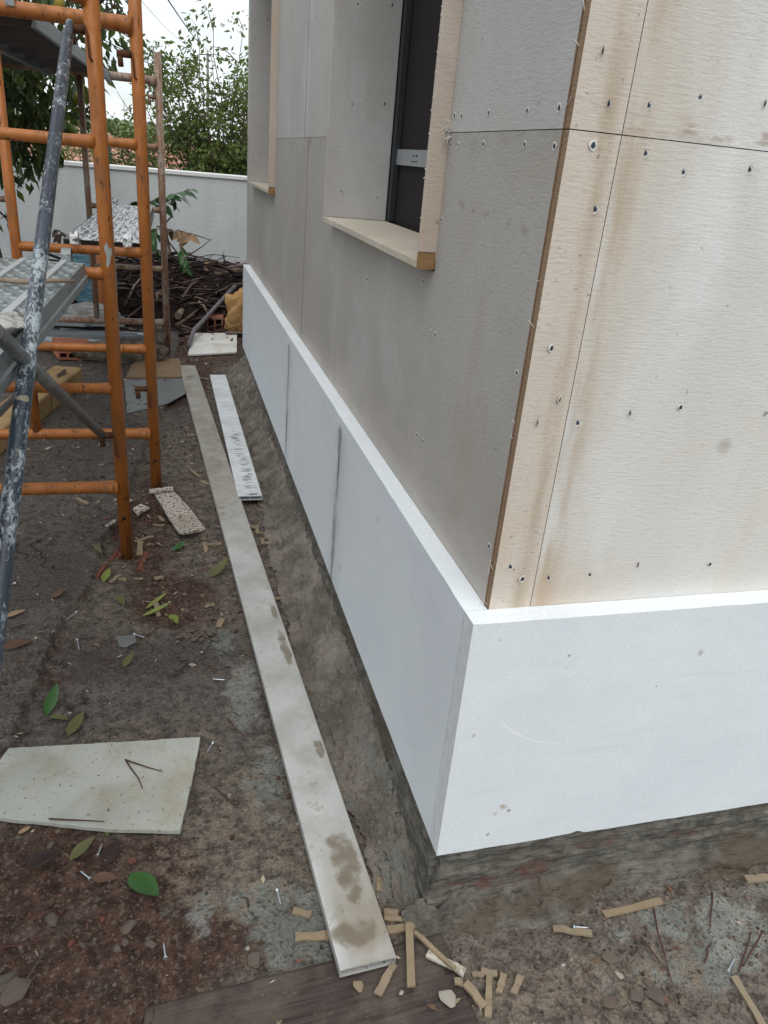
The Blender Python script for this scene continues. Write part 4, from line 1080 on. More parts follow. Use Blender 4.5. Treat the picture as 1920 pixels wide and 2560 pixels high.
frame('orange scaffold frame holding up the near end of the perforated deck, beside the viewer', -.688, -.66, 2.2, PAINT, 0)

def brace(label, a, b_, r, mat):
    a = Vector(a); b_ = Vector(b_); d = b_ - a; L = d.length
    t = thing('scaffold_brace', label, 'scaffold brace', a, group='diagonal scaffold braces')
    t.rotation_euler = d.to_track_quat('Z', 'Y').to_euler()
    m_ = MB(); m_.tube([(0, 0, .05), (0, 0, L * .5), (0, 0, L - .05)], r, 16); m_.build('tube', mat, t)
    for z0, z1 in ((-.018, .075), (L + .018, L - .075)):
        e = MB(); vs = []
        n_ = 12
        for (zz, fx, fy) in ((z0, .55, .22), (z0 + (z1 - z0) * .45, .75, .28), (z1, 1.02, 1.02)):
            for q in range(n_): vs.append((r * fx * math.cos(2 * math.pi * q / n_), r * fy * math.sin(2 * math.pi * q / n_), zz))
        e.add(vs, [(j * n_ + q, j * n_ + (q + 1) % n_, (j + 1) * n_ + (q + 1) % n_, (j + 1) * n_ + q) for j in range(2) for q in range(n_)], True)
        e.add(vs[:n_], [tuple(range(n_))]); e.build('flattened_end', mat, t)
    return t
brace('dark blue scaffold brace splashed with white paint, running down to the lower left', (-.699, 1.43, 1.513), (-0.725, -.65, 0.260), .0140, BRACE)
brace('grey paint-splashed brace crossing behind the blue one down to the near post', (-.690, 1.42, .420), (-.742, -.65, 1.44), .0125, BRACE2)
A = on(52, 978, 1, 1.35); B = on(-60, 1090, 1, .9)
brace('thin dark brace end showing below the perforated deck', A + (A - B) * .7, B + (B - A) * 1.5, .0095, BRACE2)

def deck(label, p0, p1, w, mat, h=.05, dimples=False, hooks=True, under=None):
    """p0: near right top corner, p1: far right top corner; extends to the left by w."""
    p0 = Vector(p0); p1 = Vector(p1); d = p1 - p0; L = d.length
    t = thing('scaffold_deck', label, 'scaffold deck', p0, group='steel scaffold decks')
    yv = d.normalized(); xv = yv.cross(Vector((0, 0, 1))).normalized(); zv = xv.cross(yv)
    t.rotation_euler = Matrix((xv, yv, zv)).transposed().to_euler()
    # folded sheet: ribs along the length
    prof = [(-w, 0)]
    nr = 3
    for i in range(nr):
        c = -w + w * (i + .5) / nr; prof += [(c - .012, 0), (c - .008, .005), (c + .008, .005), (c + .012, 0)]
    prof += [(0, 0)]
    s_ = MB(); vs = []
    for yy in (0, L):
        for (px, pz) in prof: vs.append((px, yy, pz))
    n_ = len(prof)
    for i in range(n_ - 1):
        s_.cur = 3 if (i % 4 == 2 and mat is DECK) else 0
        s_.add([vs[i], vs[i + 1], vs[n_ + i + 1], vs[n_ + i]], [(0, 1, 2, 3)])
    vs2 = [(x_, y_, z_ - .0025) for x_, y_, z_ in vs]
    s_.cur = 1; s_.add(vs2, [(i + 1, i, n_ + i, n_ + i + 1) for i in range(n_ - 1)]); s_.cur = 0
    for i in range(int(L / .32)):
        yy = .12 + i * .32; s_.cur = 1; s_.box((-w + .004, yy, -h * .8), (-.004, yy + .004, -.004)); s_.cur = 0
    if dimples:
        bays = [(-w + .012 + k_ * w / nr / 1, -w + w / nr * (k_ + .5) - .016) for k_ in range(nr)] + [(-w + w / nr * (k_ + .5) + .016, -w + w / nr * (k_ + 1) - .004) for k_ in range(nr)]
        for (a_, b_) in bays:
            if b_ - a_ < .02: continue
            for k_ in range(int(L / .042)):
                c = (a_ + b_) / 2 + (.010 if k_ % 2 else -.010); yy = .03 + k_ * .042
                q = []
                for (rr, zz) in ((.0120, .0004), (.0080, .0065), (.0048, .0060)):
                    for e in range(7): q.append((c + rr * math.cos(e * .8976) * 1.15, yy + rr * math.sin(e * .8976) * .8, zz))
                s_.add(q, [(j * 7 + e, j * 7 + (e + 1) % 7, (j + 1) * 7 + (e + 1) % 7, (j + 1) * 7 + e) for j in range(2) for e in range(7)], True)
                s_.cur = 2; s_.add(q[14:], [tuple(range(7))]); s_.cur = 0
    s_.build('deck_sheet', [mat, under or DECKU, HOLE, ZRIB], t)
    for sx in (0, -w):
        f = MB(); o_ = 1 if sx == 0 else -1
        f.prism([(sx + .0003 * o_, .001), (sx + .0025 * o_, .001), (sx + .0025 * o_, -h * .62), (sx + .009 * o_, -h * .66), (sx + .009 * o_, -h), (sx - .006 * o_, -h), (sx - .006 * o_, -h + .003), (sx + .0003 * o_, -h * .62)], 1, 0, L)
        f.build('side_flange', under if under and mat is DECKW else DECK, t)
    if hooks:
        for yy, sg in ((0, -1), (L, 1)):
            for hx in (-w * .16, -w * .84):
                hb = MB(); pts = []
                for e in range(9):
                    a_ = math.pi * e / 8; pts.append((0, yy + sg * (.020 + .024 * (1 - math.cos(a_)) / 1 * .5 * 2 - .0), .004 + .0255 * math.sin(a_) - (.0 if e < 8 else .012)))
                for i in range(8):
                    (q0, q1) = (pts[i], pts[i + 1])
                    hb.add([(hx - .013, q0[1], q0[2]), (hx + .013, q0[1], q0[2]), (hx + .013, q1[1], q1[2]), (hx - .013, q1[1], q1[2])], [(0, 1, 2, 3)], True)
                    hb.add([(hx - .013, q0[1], q0[2] + .003), (hx + .013, q0[1], q0[2] + .003), (hx + .013, q1[1], q1[2] + .003), (hx - .013, q1[1], q1[2] + .003)], [(3, 2, 1, 0)], True)
                hb.box((hx - .014, yy + sg * .0, -.03), (hx + .014, yy + sg * .02, .004)) if sg > 0 else hb.box((hx - .014, yy - .02, -.03), (hx + .014, yy, .004))
                hb.build('hook', mat, t)
    return t
deck('middle steel deck with white spattered top resting on the second and farthest frames', (-.572, 1.985, .934), (-.562, 4.075, .908), .250, DECKW, under=DECKU)
deck('top steel deck seen from below, dark underside above eye level', (-.858, 2.00, 1.600), (-.757, 4.10, 1.586), .30, DECK)
deck('second top steel deck further left, seen from below', (-1.175, 2.00, 1.600), (-1.074, 4.10, 1.586), .30, DECK)
deck('galvanised perforated deck at the left edge, hooked on the nearest frame', (-.772, -.66, .935), (-.708, 1.425, .935), .31, DECK, dimples=True)
o = MB().tube([on(0, 700, 2, .948), on(60, 705, 2, .950), on(130, 702, 2, .952), on(187, 703, 2, .95)], [.006, .0065, .006, .004], 7).build('stick', PALEBARK)
tag(o, 'thin grey stick lying across the perforated deck', 'stick')
p = on(14, 832, 2, .94)
o = lump('cement_rag', BAGG, (p.x - .01, p.y, .952), (.045, .11, .022), 12, .35, 2.4, 4, True); tag(o, 'stiff grey cement-caked rag lying on the perforated deck', 'rag')

# ================================================================== THINGS ON THE GROUND
# the long hollow aluminium straightedge
def hollow_bar(name, label, cat, ends, w, h, mat, wetf, silt, webs=1):
    n0, n1 = Vector(ends[0]), Vector(ends[1]); d = n1 - n0; L = d.length
    t = thing(name, label, cat, n0); yv = d.normalized(); xv = yv.cross(Vector((0, 0, 1))).normalized()
    t.rotation_euler = Matrix((xv, yv, xv.cross(yv))).transposed().to_euler()
    ny, nx = int(L / .012), 15
    Ugrid, V = np.meshgrid(np.linspace(-w / 2, w / 2, nx), np.linspace(0, L, ny))
    me = grid_mesh('top_face', Ugrid, V, np.full_like(Ugrid, h) - .0010 * smooth((np.abs(Ugrid) - w / 2 + .004) / .004), mat, dict(wet=wetf(Ugrid, V), silt=silt(Ugrid, V)))
    link('top_face', me, t)
    b = MB(); a = .0018
    b.box((-w / 2, 0, 0), (-w / 2 + a, L, h - .0012)); b.box((w / 2 - a, 0, 0), (w / 2, L, h - .0012)); b.box((-w / 2 + a, 0, 0), (w / 2 - a, L, a))
    b.box((-w / 2 + a, 0, h - a - .0012), (w / 2 - a, L, h - .0012)); b.box((-a / 2, .0005, a), (a / 2, L - .0005, h - a - .0012))
    b.build('hollow_section', mat, t); return t
def ell(U, V, L): 
    o = np.zeros_like(U)
    for (u, v, ru, rv) in L: o = np.maximum(o, smooth((1.5 - np.hypot((U - u) / ru, (V - v) / rv)) / 1.0))
    return o
n0 = (gp(856, 2430, .036) + gp(985, 2388, .036)) / 2; n1 = (gp(452, 914, .020) + gp(484, 914, .020)) / 2
def wetA(U, V):
    o = ell(U, V, [(.012, .20, .030, .10), (.032, .93, .016, .10), (.036, 1.10, .012, .06), (.02, .215, .024, .075) , (.036, .52, .014, .035), (-.01, .06, .055, .03)]) * .62
    far = smooth((V - 1.5) / .3) * (.36 + .62 * (fbm(U * 14, V * 7, 201) - .42))
    return np.maximum(o, far)
def siltA(U, V): return np.maximum(smooth((.30 - V) / .2) * smooth((U + .042) / .02), smooth((V - 1.4) / .8) * .85)
hollow_bar('straightedge', 'long grey aluminium straightedge with damp brown stains lying along the house', 'straightedge', (Vector((n0.x, n0.y, .017)), Vector((n1.x, n1.y, .003))), .099, .019, ALU, wetA, siltA)
n0 = (gp(595, 1251, .024) + gp(656, 1243, .024)) / 2; n1 = (gp(526, 940, .02) + gp(563, 937, .02)) / 2
hollow_bar('aluminium_bar', 'shorter white spattered aluminium bar beside the mortar fillet', 'bar', (Vector((n0.x, n0.y, .018)), Vector((n1.x, n1.y, .006))), .093, .018, ALU2, lambda U, V: U * 0, lambda U, V: np.maximum(smooth((.035 - np.abs(U - .012 + V * .01)) / .03) * smooth((1.0 - V) / .3) * .9, .15))

def flat_piece(name, label, cat, px, th, mat, lift=0.0, group=None, tilt=0.0, z=.0, rag=.0, seed=0):
    pts = [gp(u, v, z + th) for u, v in px]; c = sum(pts, Vector()) / len(pts); zb = gz(c.x, c.y) + lift
    r = random.Random(seed); poly = []
    n_ = len(pts)
    for i in range(n_):
        a, b_ = pts[i] - c, pts[(i + 1) % n_] - c
        m_ = 1 if not rag else max(2, int((b_ - a).length / .02))
        for q in range(m_):
            w_ = a.lerp(b_, q / m_); poly.append((w_.x + (r.uniform(-rag, rag) if q else 0), w_.y + (r.uniform(-rag, rag) if q else 0)))
    b = MB(); b.prism(poly, 2, 0, th)
    o = b.build(name, mat, None, (c.x, c.y, max(zb, z) ), (tilt, 0, 0), bevel=.0012)
    bm = bmesh.new(); bm.from_mesh(o.data); bmesh.ops.recalc_face_normals(bm, faces=bm.faces); bm.to_mesh(o.data); bm.free()
    return tag(o, label, cat, group)
flat_piece('board_offcut', 'large dirty grey-green board offcut lying in the mud at the lower left', 'board offcut', [(23, 1875), (300, 1860), (501, 1847), (480, 1960), (451, 2082), (280, 2078), (-20, 2048), (-40, 1960)], .011, OFFBIG, .006, None, 0, 0, .0012)
flat_piece('board_offcut', 'mud-spattered cut board offcut beside the feet of the orange posts', 'board offcut', [(385, 1232), (432, 1226), (474, 1270), (514, 1320), (460, 1330), (446, 1327), (420, 1290)], .010, OFFMUD, .006, None, .015, 0, .001)
flat_piece('board_offcut', 'narrow pale board strip on the head of the mud-spattered offcut', 'board offcut', [(372, 1232), (432, 1224), (434, 1233), (374, 1240)], .008, OFFMUD, .017)
flat_piece('board_offcut', 'clean white board sheet lying flat by the hollow brick', 'board offcut', [(481, 836), (592, 836), (592, 880), (470, 886)], .012, OFFWHITE, .012, None, .02)
flat_piece('board_offcut', 'small square white board scrap between the orange posts', 'board offcut', [(332, 1274), (352, 1262), (375, 1272), (344, 1290)], .008, OFFMUD, .010)
flat_piece('wet_board', 'wet tan board lying on the ground in front of the worn post', 'board', [(330, 918), (345, 905), (450, 902), (455, 948), (315, 950)], .012, OSB, .0)
flat_piece('grey_sheet', 'wet grey sheet half buried beside the second orange post', 'sheet', [(310, 952), (460, 952), (464, 990), (420, 1015), (318, 1040)], .004, GREYSHEET, .001)
flat_piece('flat_shard', 'thin grey translucent scrap pressed into the mud', 'scrap', [(290, 1590), (338, 1586), (341, 1604), (315, 1618), (298, 1616)], .002, GREYSHEET, .004)

# dark timber board across the bottom
c0, c1 = gp(336, 2512, .014), gp(1050, 2335, .014)
dv = (c1 - c0); dv.z = 0
t = thing('timber_board', 'dark wet timber board with open grain half sunk in the mud at the bottom', 'board', (c0.x, c0.y, 0)); t.rotation_euler = (0, 0, math.atan2(dv.y, dv.x))
n, k = 150, 40
U, V = np.meshgrid(np.linspace(0, dv.length + .05, n), np.linspace(0, -.22, k))
Uo = U + (np.where(U < .02, (vn(V * 60, V * 0, 5) - .5) * .05, 0))
Vo = V + np.where(V > -.004, (vn(U * 25, U * 0, 6) - .5) * .010, 0)
Zt = .0105 + (fbm(U * 5, V * 90, 7, 3) - .5) * .0045
edge = np.minimum(smooth((U + .001) / .006), smooth((V * -1 + .001) / .006)) * smooth((dv.length + .051 - U) / .012)
Zt = Zt * edge - .012 * (1 - edge)
me = grid_mesh('plank', Uo, Vo, Zt, WOODD)
bm = bmesh.new(); bm.from_mesh(me); bmesh.ops.reverse_faces(bm, faces=bm.faces); bm.to_mesh(me); bm.free()
link('plank', me, t)

# tan timber beam under the decks
q0 = gp(-60, 1130, .10); q1 = gp(205, 925, .10)
dv = q1 - q0; L = dv.length
t = thing('timber_beam', 'tan weathered timber beam lying on the ground behind the near frame', 'beam', (q0.x, q0.y, 0)); t.rotation_euler = (0, 0, math.atan2(dv.y, dv.x))
b = MB(); b.box((-.6, -.005, .012), (L, .15, .115)); ob = b.build('beam', BEAMW, t, bevel=.010)
hb = MB(); hb.prism([(L - .20 + .07 * (1 + .5 * math.sin(2 * q_)) * math.cos(q_) + .05, .055 + .020 * (1 + .35 * math.sin(3 * q_)) * math.sin(q_)) for q_ in [i_ * .449 for i_ in range(14)]], 2, .1152, .1162); hb.build('notch', CORE, t)
cb = MB(); cb.box((L * .62, -.0062, .02), (L * .62 + .004, .0, .1162)); cb.build('crack', HOLE, t)

def hollow_brick(label, c, size, nx, nz, rz, tilt=(0, 0)):
    w, d, h = size; t = thing('hollow_brick', label, 'brick', c, (tilt[0], tilt[1], rz), 'hollow clay bricks'); b = MB(); a = .009
    for i in range(nx + 1): x0 = -w / 2 + (w - a) * i / nx; b.box((x0, 0, 0), (x0 + a, d, h))
    for j in range(nz + 1):
        z_ = (h - a) * j / nz
        for i in range(nx): xa = -w / 2 + (w - a) * i / nx + a; b.box((xa, .0004, z_), (-w / 2 + (w - a) * (i + 1) / nx, d - .0004, z_ + a))
    b.build('brick_body', BRICK, t)
    bb = MB(); bb.box((-w / 2 + .01, d * .6, .01), (w / 2 - .01, d * .6 + .004, h - .01)); bb.build('core', HOLE, t)
    rb = MB()
    for i in range(7): x0 = -w / 2 + w * (i + .35) / 7; rb.box((x0, .001, h + .0002), (x0 + w * .05, d - .001, h + .003))
    rb.build('ribs', BRICK, t)
p = gp(537, 832)
hollow_brick('small hollow red brick standing beside the white board sheet', (p.x, p.y, .01), (.115, .20, .105), 2, 1, -.20)
p = gp(193, 908)
hollow_brick('wide hollow red brick lying under the lower rung of the second frame', (p.x, p.y, .02), (.21, .20, .085), 4, 2, .30, (.02, .08))

# galvanised studs stacked on the ground
def channel(label, p0, p1, w, h, up=True):
    p0 = Vector(p0); p1 = Vector(p1); d = p1 - p0; L = d.length; t = MB(); a = .0025
    if up: t.box((0, 0, 0), (L, w, a)); t.box((0, 0, a), (L, a, h)); t.box((0, w - a, a), (L, w, h)); t.box((.0003, a, h - a), (L - .0003, .008, h)); t.box((.0003, w - .008, h - a), (L - .0003, w - a, h))
    else: t.box((0, 0, h - a), (L, w, h)); t.box((0, 0, 0), (L, a, h - a)); t.box((0, w - a, 0), (L, w, h - a))
    o = t.build('steel_stud', ZINC, None, p0); o.rotation_euler = d.to_track_quat('X', 'Z').to_euler(); tag(o, label, 'steel stud', 'galvanised studs stacked behind the scaffold')
def yz(u, y, z): return on(u, 850, 1, y).x, y, z
channel('nearest galvanised stud of the stack, flat side up', (-1.65, 4.16, .045), (-.80, 4.02, .045), .10, .05, False)
channel('galvanised stud lying open side up behind the nearest stud', (-1.65, 4.30, .05), (-.70, 4.24, .06), .09, .045)
channel('topmost galvanised stud, laid open side up across the others', (-1.50, 4.45, .10), (-.78, 4.45, .115), .10, .05)
channel('short boxed galvanised stud on the left of the stack', (-1.60, 4.36, .15), (-1.02, 4.36, .125), .10, .05, False)
channel('farthest galvanised stud, long and low, ending by the worn post', (-1.2, 4.48, .03), (-.52, 4.40, .03), .08, .04, False)
p = gp(310, 860)
o = lump('rough_stone', BOULDER, (-.76, 3.93, .075), (.30, .105, .085), 21, .18, 3.0, 4); tag(o, 'long rough grey stone lying behind the orange posts', 'stone')
o = lump('rough_stone', BOULDER, (-.565, 4.22, .08), (.07, .09, .11), 22, .2, 3.0, 4); tag(o, 'rounded dark stone at the foot of the worn post', 'stone')

# ------------------------------------------------------------------ strips, screws, leaves, stones
def strip(px, w, label, mat=None, th=.0048, group='fibre board strips on the ground', name='board_strip', lift=.002, yaw=0):
    a = gp(*px[0]); b_ = gp(*px[1]); d = b_ - a; L = max(d.length, .012)
    r = random.Random(int(px[0][0] * 7 + px[0][1])); n_ = 5; t = MB(); top = []; 
    for i in range(n_):
        q = i / (n_ - 1); wl_ = w / 2 * r.uniform(.82, 1.12); bz = r.uniform(-.0012, .0012) + .004 * math.sin(q * 3.1) * r.uniform(-.6, .8)
        top.append((L * q + (r.uniform(-.003, .003) if i in (0, n_ - 1) else 0), wl_, bz))
    vs = []
    for (x_, w_, bz) in top: vs += [(x_ + r.uniform(-.0015, .0015), -w_, bz), (x_, w_, bz), (x_, w_ * .96, bz + th), (x_, -w_ * .96, bz + th)]
    fs = [(3, 2, 1, 0), tuple(4 * (n_ - 1) + i for i in range(4))]
    for i in range(n_ - 1):
        for e in range(4): fs.append((4 * i + e, 4 * i + (e + 1) % 4, 4 * i + 4 + (e + 1) % 4, 4 * i + 4 + e))
    t.add(vs, fs)
    o = t.build(name, mat or STRIP, None, (a.x, a.y, max(gz(a.x, a.y), gz(b_.x, b_.y)) + lift)); o.rotation_euler = (r.uniform(-.12, .12), math.atan2(gz(a.x, a.y) - gz(b_.x, b_.y), L) * .5, math.atan2(d.y, d.x))
    return tag(o, label, 'scrap', group)
K4 = lambda x_, y_: (700 + x_ * .3134, 2180 + y_ * .3134)
K8 = lambda x_, y_: (920 + x_ * .6028, 1960 + y_ * .6028)
K0 = lambda x_, y_: (x_ * .3014, 1250 + y_ * .3014)
K3 = lambda x_, y_: (440 + x_ * .2803, 880 + y_ * .2803)
K6 = lambda x_, y_: (x_ * .6028, 1400 + y_ * .6028)
K7 = lambda x_, y_: (x_ * .6028, 1960 + y_ * .6028)
for (k, a, b_, w, lab, *mm) in (
    (K4, (110, 535), (430, 520), .016, 'notched tan strip poking out on the left of the straightedge end'),
    (K4, (850, 480), (1078, 450), .017, 'wide tan strip poking out on the right of the straightedge end'),
    (K4, (825, 375), (1050, 408), .010, 'tan strip lying across the wide strip by the straightedge'),
    (K4, (1022, 470), (1035, 1003), .014, 'long straight tan strip lying across the dark timber board'),
    (K4, (1055, 530), (1370, 850), .008, 'thin twisted tan strip beside the pale wedge'),
    (K4, (1160, 700), (1470, 868), .016, 'pale grey wedge of board at the corner of the house', SCRAPW),
    (K4, (775, 1030), (900, 800), .013, 'crumbling tan strip on the dark timber board'),
    (K4, (1370, 930), (1455, 938), .013, 'short tan strip touching the slanting strip on the timber'),
    (K4, (1455, 938), (1620, 1100), .014, 'slanting tan strip at the right end of the timber board'),
    (K4, (105, 325), (260, 355), .014, 'broken tan strip left of the straightedge near its end'),
    (K4, (825, 325), (955, 335), .016, 'crumpled tan scrap beside the straightedge near the mortar'),
    (K4, (790, 40), (785, 150), .008, 'thin tan splinter in the mortar beside the straightedge'),
    (K8, (978, 548), (1215, 490), .014, 'thick tan strip lying in front of the front plinth'),
    (K8, (768, 605), (920, 628), .013, 'curled tan strip with a screw lying on it', ),
    (K8, (465, 785), (540, 795), .012, 'stubby tan strip at the top of a standing pair in the mud'),
    (K8, (502, 812), (497, 975), .012, 'upright tan strip among a cluster of strips in the mud'),
    (K8, (560, 800), (540, 878), .012, 'tilted tan strip second from right in the cluster'),
    (K8, (632, 805), (605, 872), .012, 'rightmost tan strip of the cluster in the mud'),
    (K8, (425, 802), (470, 796), .010, 'small tan flake left of the cluster of strips'),
    (K8, (1525, 800), (1645, 1000), .014, 'long tan strip at the bottom right edge'),
    (K8, (1570, 393), (1670, 382), .016, 'tan strip cut off by the right edge below the plinth'),
    (K0, (640, 25), (730, 75), .014, 'lone pale strip on the bare concrete left of the near post'),
    (K0, (945, 42), (1100, 25), .018, 'spattered pale strip behind the near post', OFFMUD),
    (K0, (885, 262), (960, 205), .016, 'pale chip left of the near post foot', OFFMUD),
    (K0, (1115, 305), (1280, 262), .010, 'thin pale strip right of the near post foot'),
    (K0, (1162, 310), (1155, 420), .020, 'broken tan block right beside the near post foot'),
    (K0, (1320, 110), (1352, 140), .016, 'small tan chip at the left end of the mud-spattered offcut'), (K0, (920, 685), (1005, 622), .012, 'tan chip beside a yellow leaf at the concrete edge'),
    (K0, (1290, 835), (1315, 950), .014, 'tan chip crossing the yellow-green stalks'),
    (K0, (1270, 622), (1355, 617), .016, 'tan chip in red mud right of the brick slivers'), (K0, (985, 650), (1050, 662), .016, 'orange-tan chip beside the yellow leaf'),
    (K0, (1265, 165), (1360, 172), .008, 'thin pale chip under the square white scrap'), (K0, (1115, 632), (1180, 628), .008, 'thin chip left of the red mud patch'),
    (K3, (655, 1545), (712, 1582), .016, 'first pale chip beside the straightedge, touching its right side'), (K3, (722, 1545), (725, 1622), .014, 'upright pale chip of an L on the cement'), (K3, (728, 1618), (836, 1614), .012, 'level pale chip of an L on the cement'), (K3, (772, 1655), (776, 1705), .014, 'upright chip of the small lower L on the cement'), (K3, (778, 1707), (830, 1690), .012, 'level chip of the small lower L on the cement'), (K3, (820, 1750), (886, 1740), .014, 'lowest small pale chip on the cement, below both Ls'), (K3, (870, 2200), (1030, 2178), .012, 'long pale strip on the cement right of the straightedge'),
    (K3, (247, 1690), (272, 1760), .014, 'upright chip of the pair in red mud left of the straightedge'), (K3, (272, 1710), (402, 1706), .010, 'level chip of the pair in red mud left of the straightedge'), (K3, (225, 1155), (300, 1180), .018, 'tan chip touching the left side of the straightedge, halfway along'), (K3, (130, 1050), (205, 1112), .012, 'pale curled chip left of the straightedge above the spattered offcut'), (K3, (200, 235), (300, 245), .012, 'chip between the far ends of the two aluminium bars'), (K3, (270, 320), (330, 340), .010, 'pale chip at the left side of the white aluminium bar'), (K3, (610, 700), (590, 740), .010, 'small chip on the mortar right of the white aluminium bar'), (K3, (105, 740), (165, 735), .02, 'whitish chip left of the straightedge at its far third'),
    (K6, (905, 275), (922, 243), .018, 'orange tan chip just above the gravel cluster'), (K6, (852, 192), (888, 180), .014, 'pale tan chip in the gravelly red mud above the gravel'), (K6, (635, 62), (675, 58), .014, 'pale chip in red mud near a bright green leaf')):
    strip((k(*a), k(*b_)), w, lab, mm[0] if mm else None)

def ground_screw(px, label):
    a = gp(*px[0]); b_ = gp(*px[1]); d = b_ - a; L = max(.028, d.length); t = thing('loose_screw', label, 'screw', (a.x, a.y, max(gz(a.x, a.y), gz(b_.x, b_.y)) + .0055), (0, 0, math.atan2(d.y, d.x)), 'loose screws on the ground')
    MB().tube([(0, 0, 0), (.0015, 0, 0), (.0045, 0, -.0002), (.0052, 0, -.0003)], [.0042, .0042, .0022, .0019], 10).build('head', SCREW, t)
    pts = []; rs = []
    for i in range(int(L / .0016)): pts.append((.005 + i * .0016, 0, -.0003 - i * .00006)); rs.append((.0021 if i % 2 else .0014) * (1 if i < L / .0016 - 4 else .6))
    MB().tube(pts, rs, 7).build('shank', SCREW, t)
for (k, a, b_, lab) in ((K0, (638, 933), (555, 992), 'zinc screw slanting on the bare concrete left of the slab'), (K0, (640, 1150), (655, 1225), 'zinc screw pointing down the picture on brown mud'), (K0, (1110, 1105), (1195, 1130), 'zinc screw beside the thin grey scrap'), (K6, (885, 497), (930, 498), 'zinc screw lying on the pale cement smear'), (K6, (1398, 590), (1353, 572), 'zinc screw crossing another on the mortar fillet'), (K6, (1398, 592), (1374, 632), 'lower of two touching screws on the mortar fillet'), (K6, (884, 762), (862, 796), 'zinc screw beside the corner of the large offcut'), (K7, (688, 735), (680, 675), 'zinc screw standing out on dark mud left of the timber board'), (K7, (376, 402), (340, 372), 'zinc screw below the large offcut among dead leaves'), (K7, (405, 305), (424, 255), 'shiny screw among the dead leaves'), (K7, (1148, 446), (1155, 472), 'short screw on wet cement left of the straightedge'), (K8, (848, 600), (905, 602), 'zinc screw lying on the curled tan strip'), (K8, (1493, 775), (1523, 715), 'zinc screw in the mud at the right edge'), (K0, (135, 738), (110, 745), 'tiny screw by the foot of the blue brace')):
    ground_screw((k(*a), k(*b_)), lab)

def ground_leaf(px, w, mat, label, lift=.006, fold=.2, name='fallen_leaf'):
    a = gp(*px[0]); b_ = gp(*px[1]); d = b_ - a; L = d.length
    o = link(name, leaf_mesh(name, L, w, fold * random.uniform(.8, 2.6), random.uniform(-.35, .12), mat), None, (a.x, a.y, gz(a.x, a.y) + lift), (random.uniform(-.05, .1), random.uniform(-.2, .2), math.atan2(d.y, d.x) - math.pi / 2))
    return tag(o, label, 'leaf', 'fallen leaves on the ground')
for (k, a, b_, w, mt, lab) in (
    (K7, (540, 380), (660, 512), .043, GREENLEAF, 'large fresh green leaf lying on dark mud'), (K7, (446, 228), (455, 130), .016, OLIVELEAF, 'narrow olive leaf at the lower edge of the large offcut'),
    (K7, (425, 350), (495, 238), .030, DARKLEAF, 'dark purple-brown leaf below the large offcut'), (K7, (115, 370), (255, 285), .040, DARKLEAF, 'big rotten dark leaf in the red mud'), (K7, (290, 325), (395, 238), .022, OLIVELEAF, 'curled olive leaf below the large offcut'), (K7, (75, 212), (132, 196), .012, TANLEAF, 'small tan leaf below the left part of the large offcut'),
    (K7, (380, 400), (490, 408), .022, BROWNLEAF, 'reddish brown leaf beside the screws'),
    (K6, (195, 650), (245, 535), .030, GREENLEAF, 'glossy green leaf above the large offcut'), (K6, (205, 655), (285, 662), .016, OLIVELEAF, 'olive leaf touching the glossy green leaf'), (K6, (280, 735), (348, 635), .028, OLIVELEAF, 'dull olive leaf between the green leaf and the large offcut'), (K6, (510, 440), (552, 388), .020, OLIVELEAF, 'small dull leaf on the brown concrete'),
    (K0, (860, 695), (912, 603), .026, LIMELEAF, 'bright yellow-green leaf at the broken concrete edge'), (K0, (1425, 395), (1535, 342), .030, GREENLEAF, 'curled green leaf right of the near post'), (K0, (975, 800), (1030, 880), .024, OLIVELEAF, 'faded leaf pressed into brown concrete'), (K0, (780, 415), (848, 500), .020, OLIVELEAF, 'grey-green leaf on the concrete edge'), (K0, (1412, 935), (1470, 1008), .026, LIMELEAF, 'folded yellow-green leaf near the gravel'), (K0, (965, 200), (1003, 235), .022, LIMELEAF, 'yellow-green leaf half behind the near post foot'),
    (K0, (1180, 945), (1425, 880), .014, LIMELEAF, 'long yellow-green stalk near the gravel'), (K0, (1212, 885), (1390, 778), .016, LIMELEAF, 'yellow-green blade above the long stalk'), (K0, (50, 1028), (222, 962), .022, TANLEAF, 'dry tan blade on concrete beside the blue brace'), (K0, (440, 870), (535, 800), .026, BROWNLEAF, 'curled brown leaf on the concrete'), (K0, (5, 1300), (285, 1210), .030, BROWNLEAF, 'large curled dark bark flake by the blue brace foot'),
    (K3, (0, 1745), (75, 1690), .030, GREENLEAF, 'green leaf beside the straightedge'), (K3, (300, 2010), (460, 1900), .03, OLIVELEAF, 'olive leaf litter touching the straightedge')):
    ground_leaf((k(*a), k(*b_)), w, mt, lab)

STN = []
for s_ in range(6):
    rr = np.random.default_rng(70 + s_); bm = bmesh.new()
    for q in range(15):
        v = rr.normal(size=3); v /= np.linalg.norm(v); v *= rr.uniform(.75, 1.05); bm.verts.new((v[0], v[1], v[2] * .75))
    r_ = bmesh.ops.convex_hull(bm, input=bm.verts)
    bmesh.ops.delete(bm, geom=[v for v in bm.verts if not v.link_faces], context='VERTS')
    bmesh.ops.bevel(bm, geom=bm.edges[:], offset=.07, segments=1, affect='EDGES')
    me = bpy.data.meshes.new('stone'); bm.to_mesh(me); bm.free(); me.materials.append(STONE.m); STN.append(me)
def stone(k, c, r, label, flat=.7, mat=None, up=.18):
    p = gp(*k(*c)); o = link('stone', random.choice(STN), None, (p.x, p.y, gz(p.x, p.y) + r * up), (random.uniform(-.2, .2), random.uniform(-.2, .2), random.uniform(0, 6)))
    o.scale = (r, r * random.uniform(.7, .9), r * flat)
    if mat: o.data = o.data.copy(); o.data.materials[0] = mat.m
    tag(o, label, 'stone', 'stones lying in the mud')
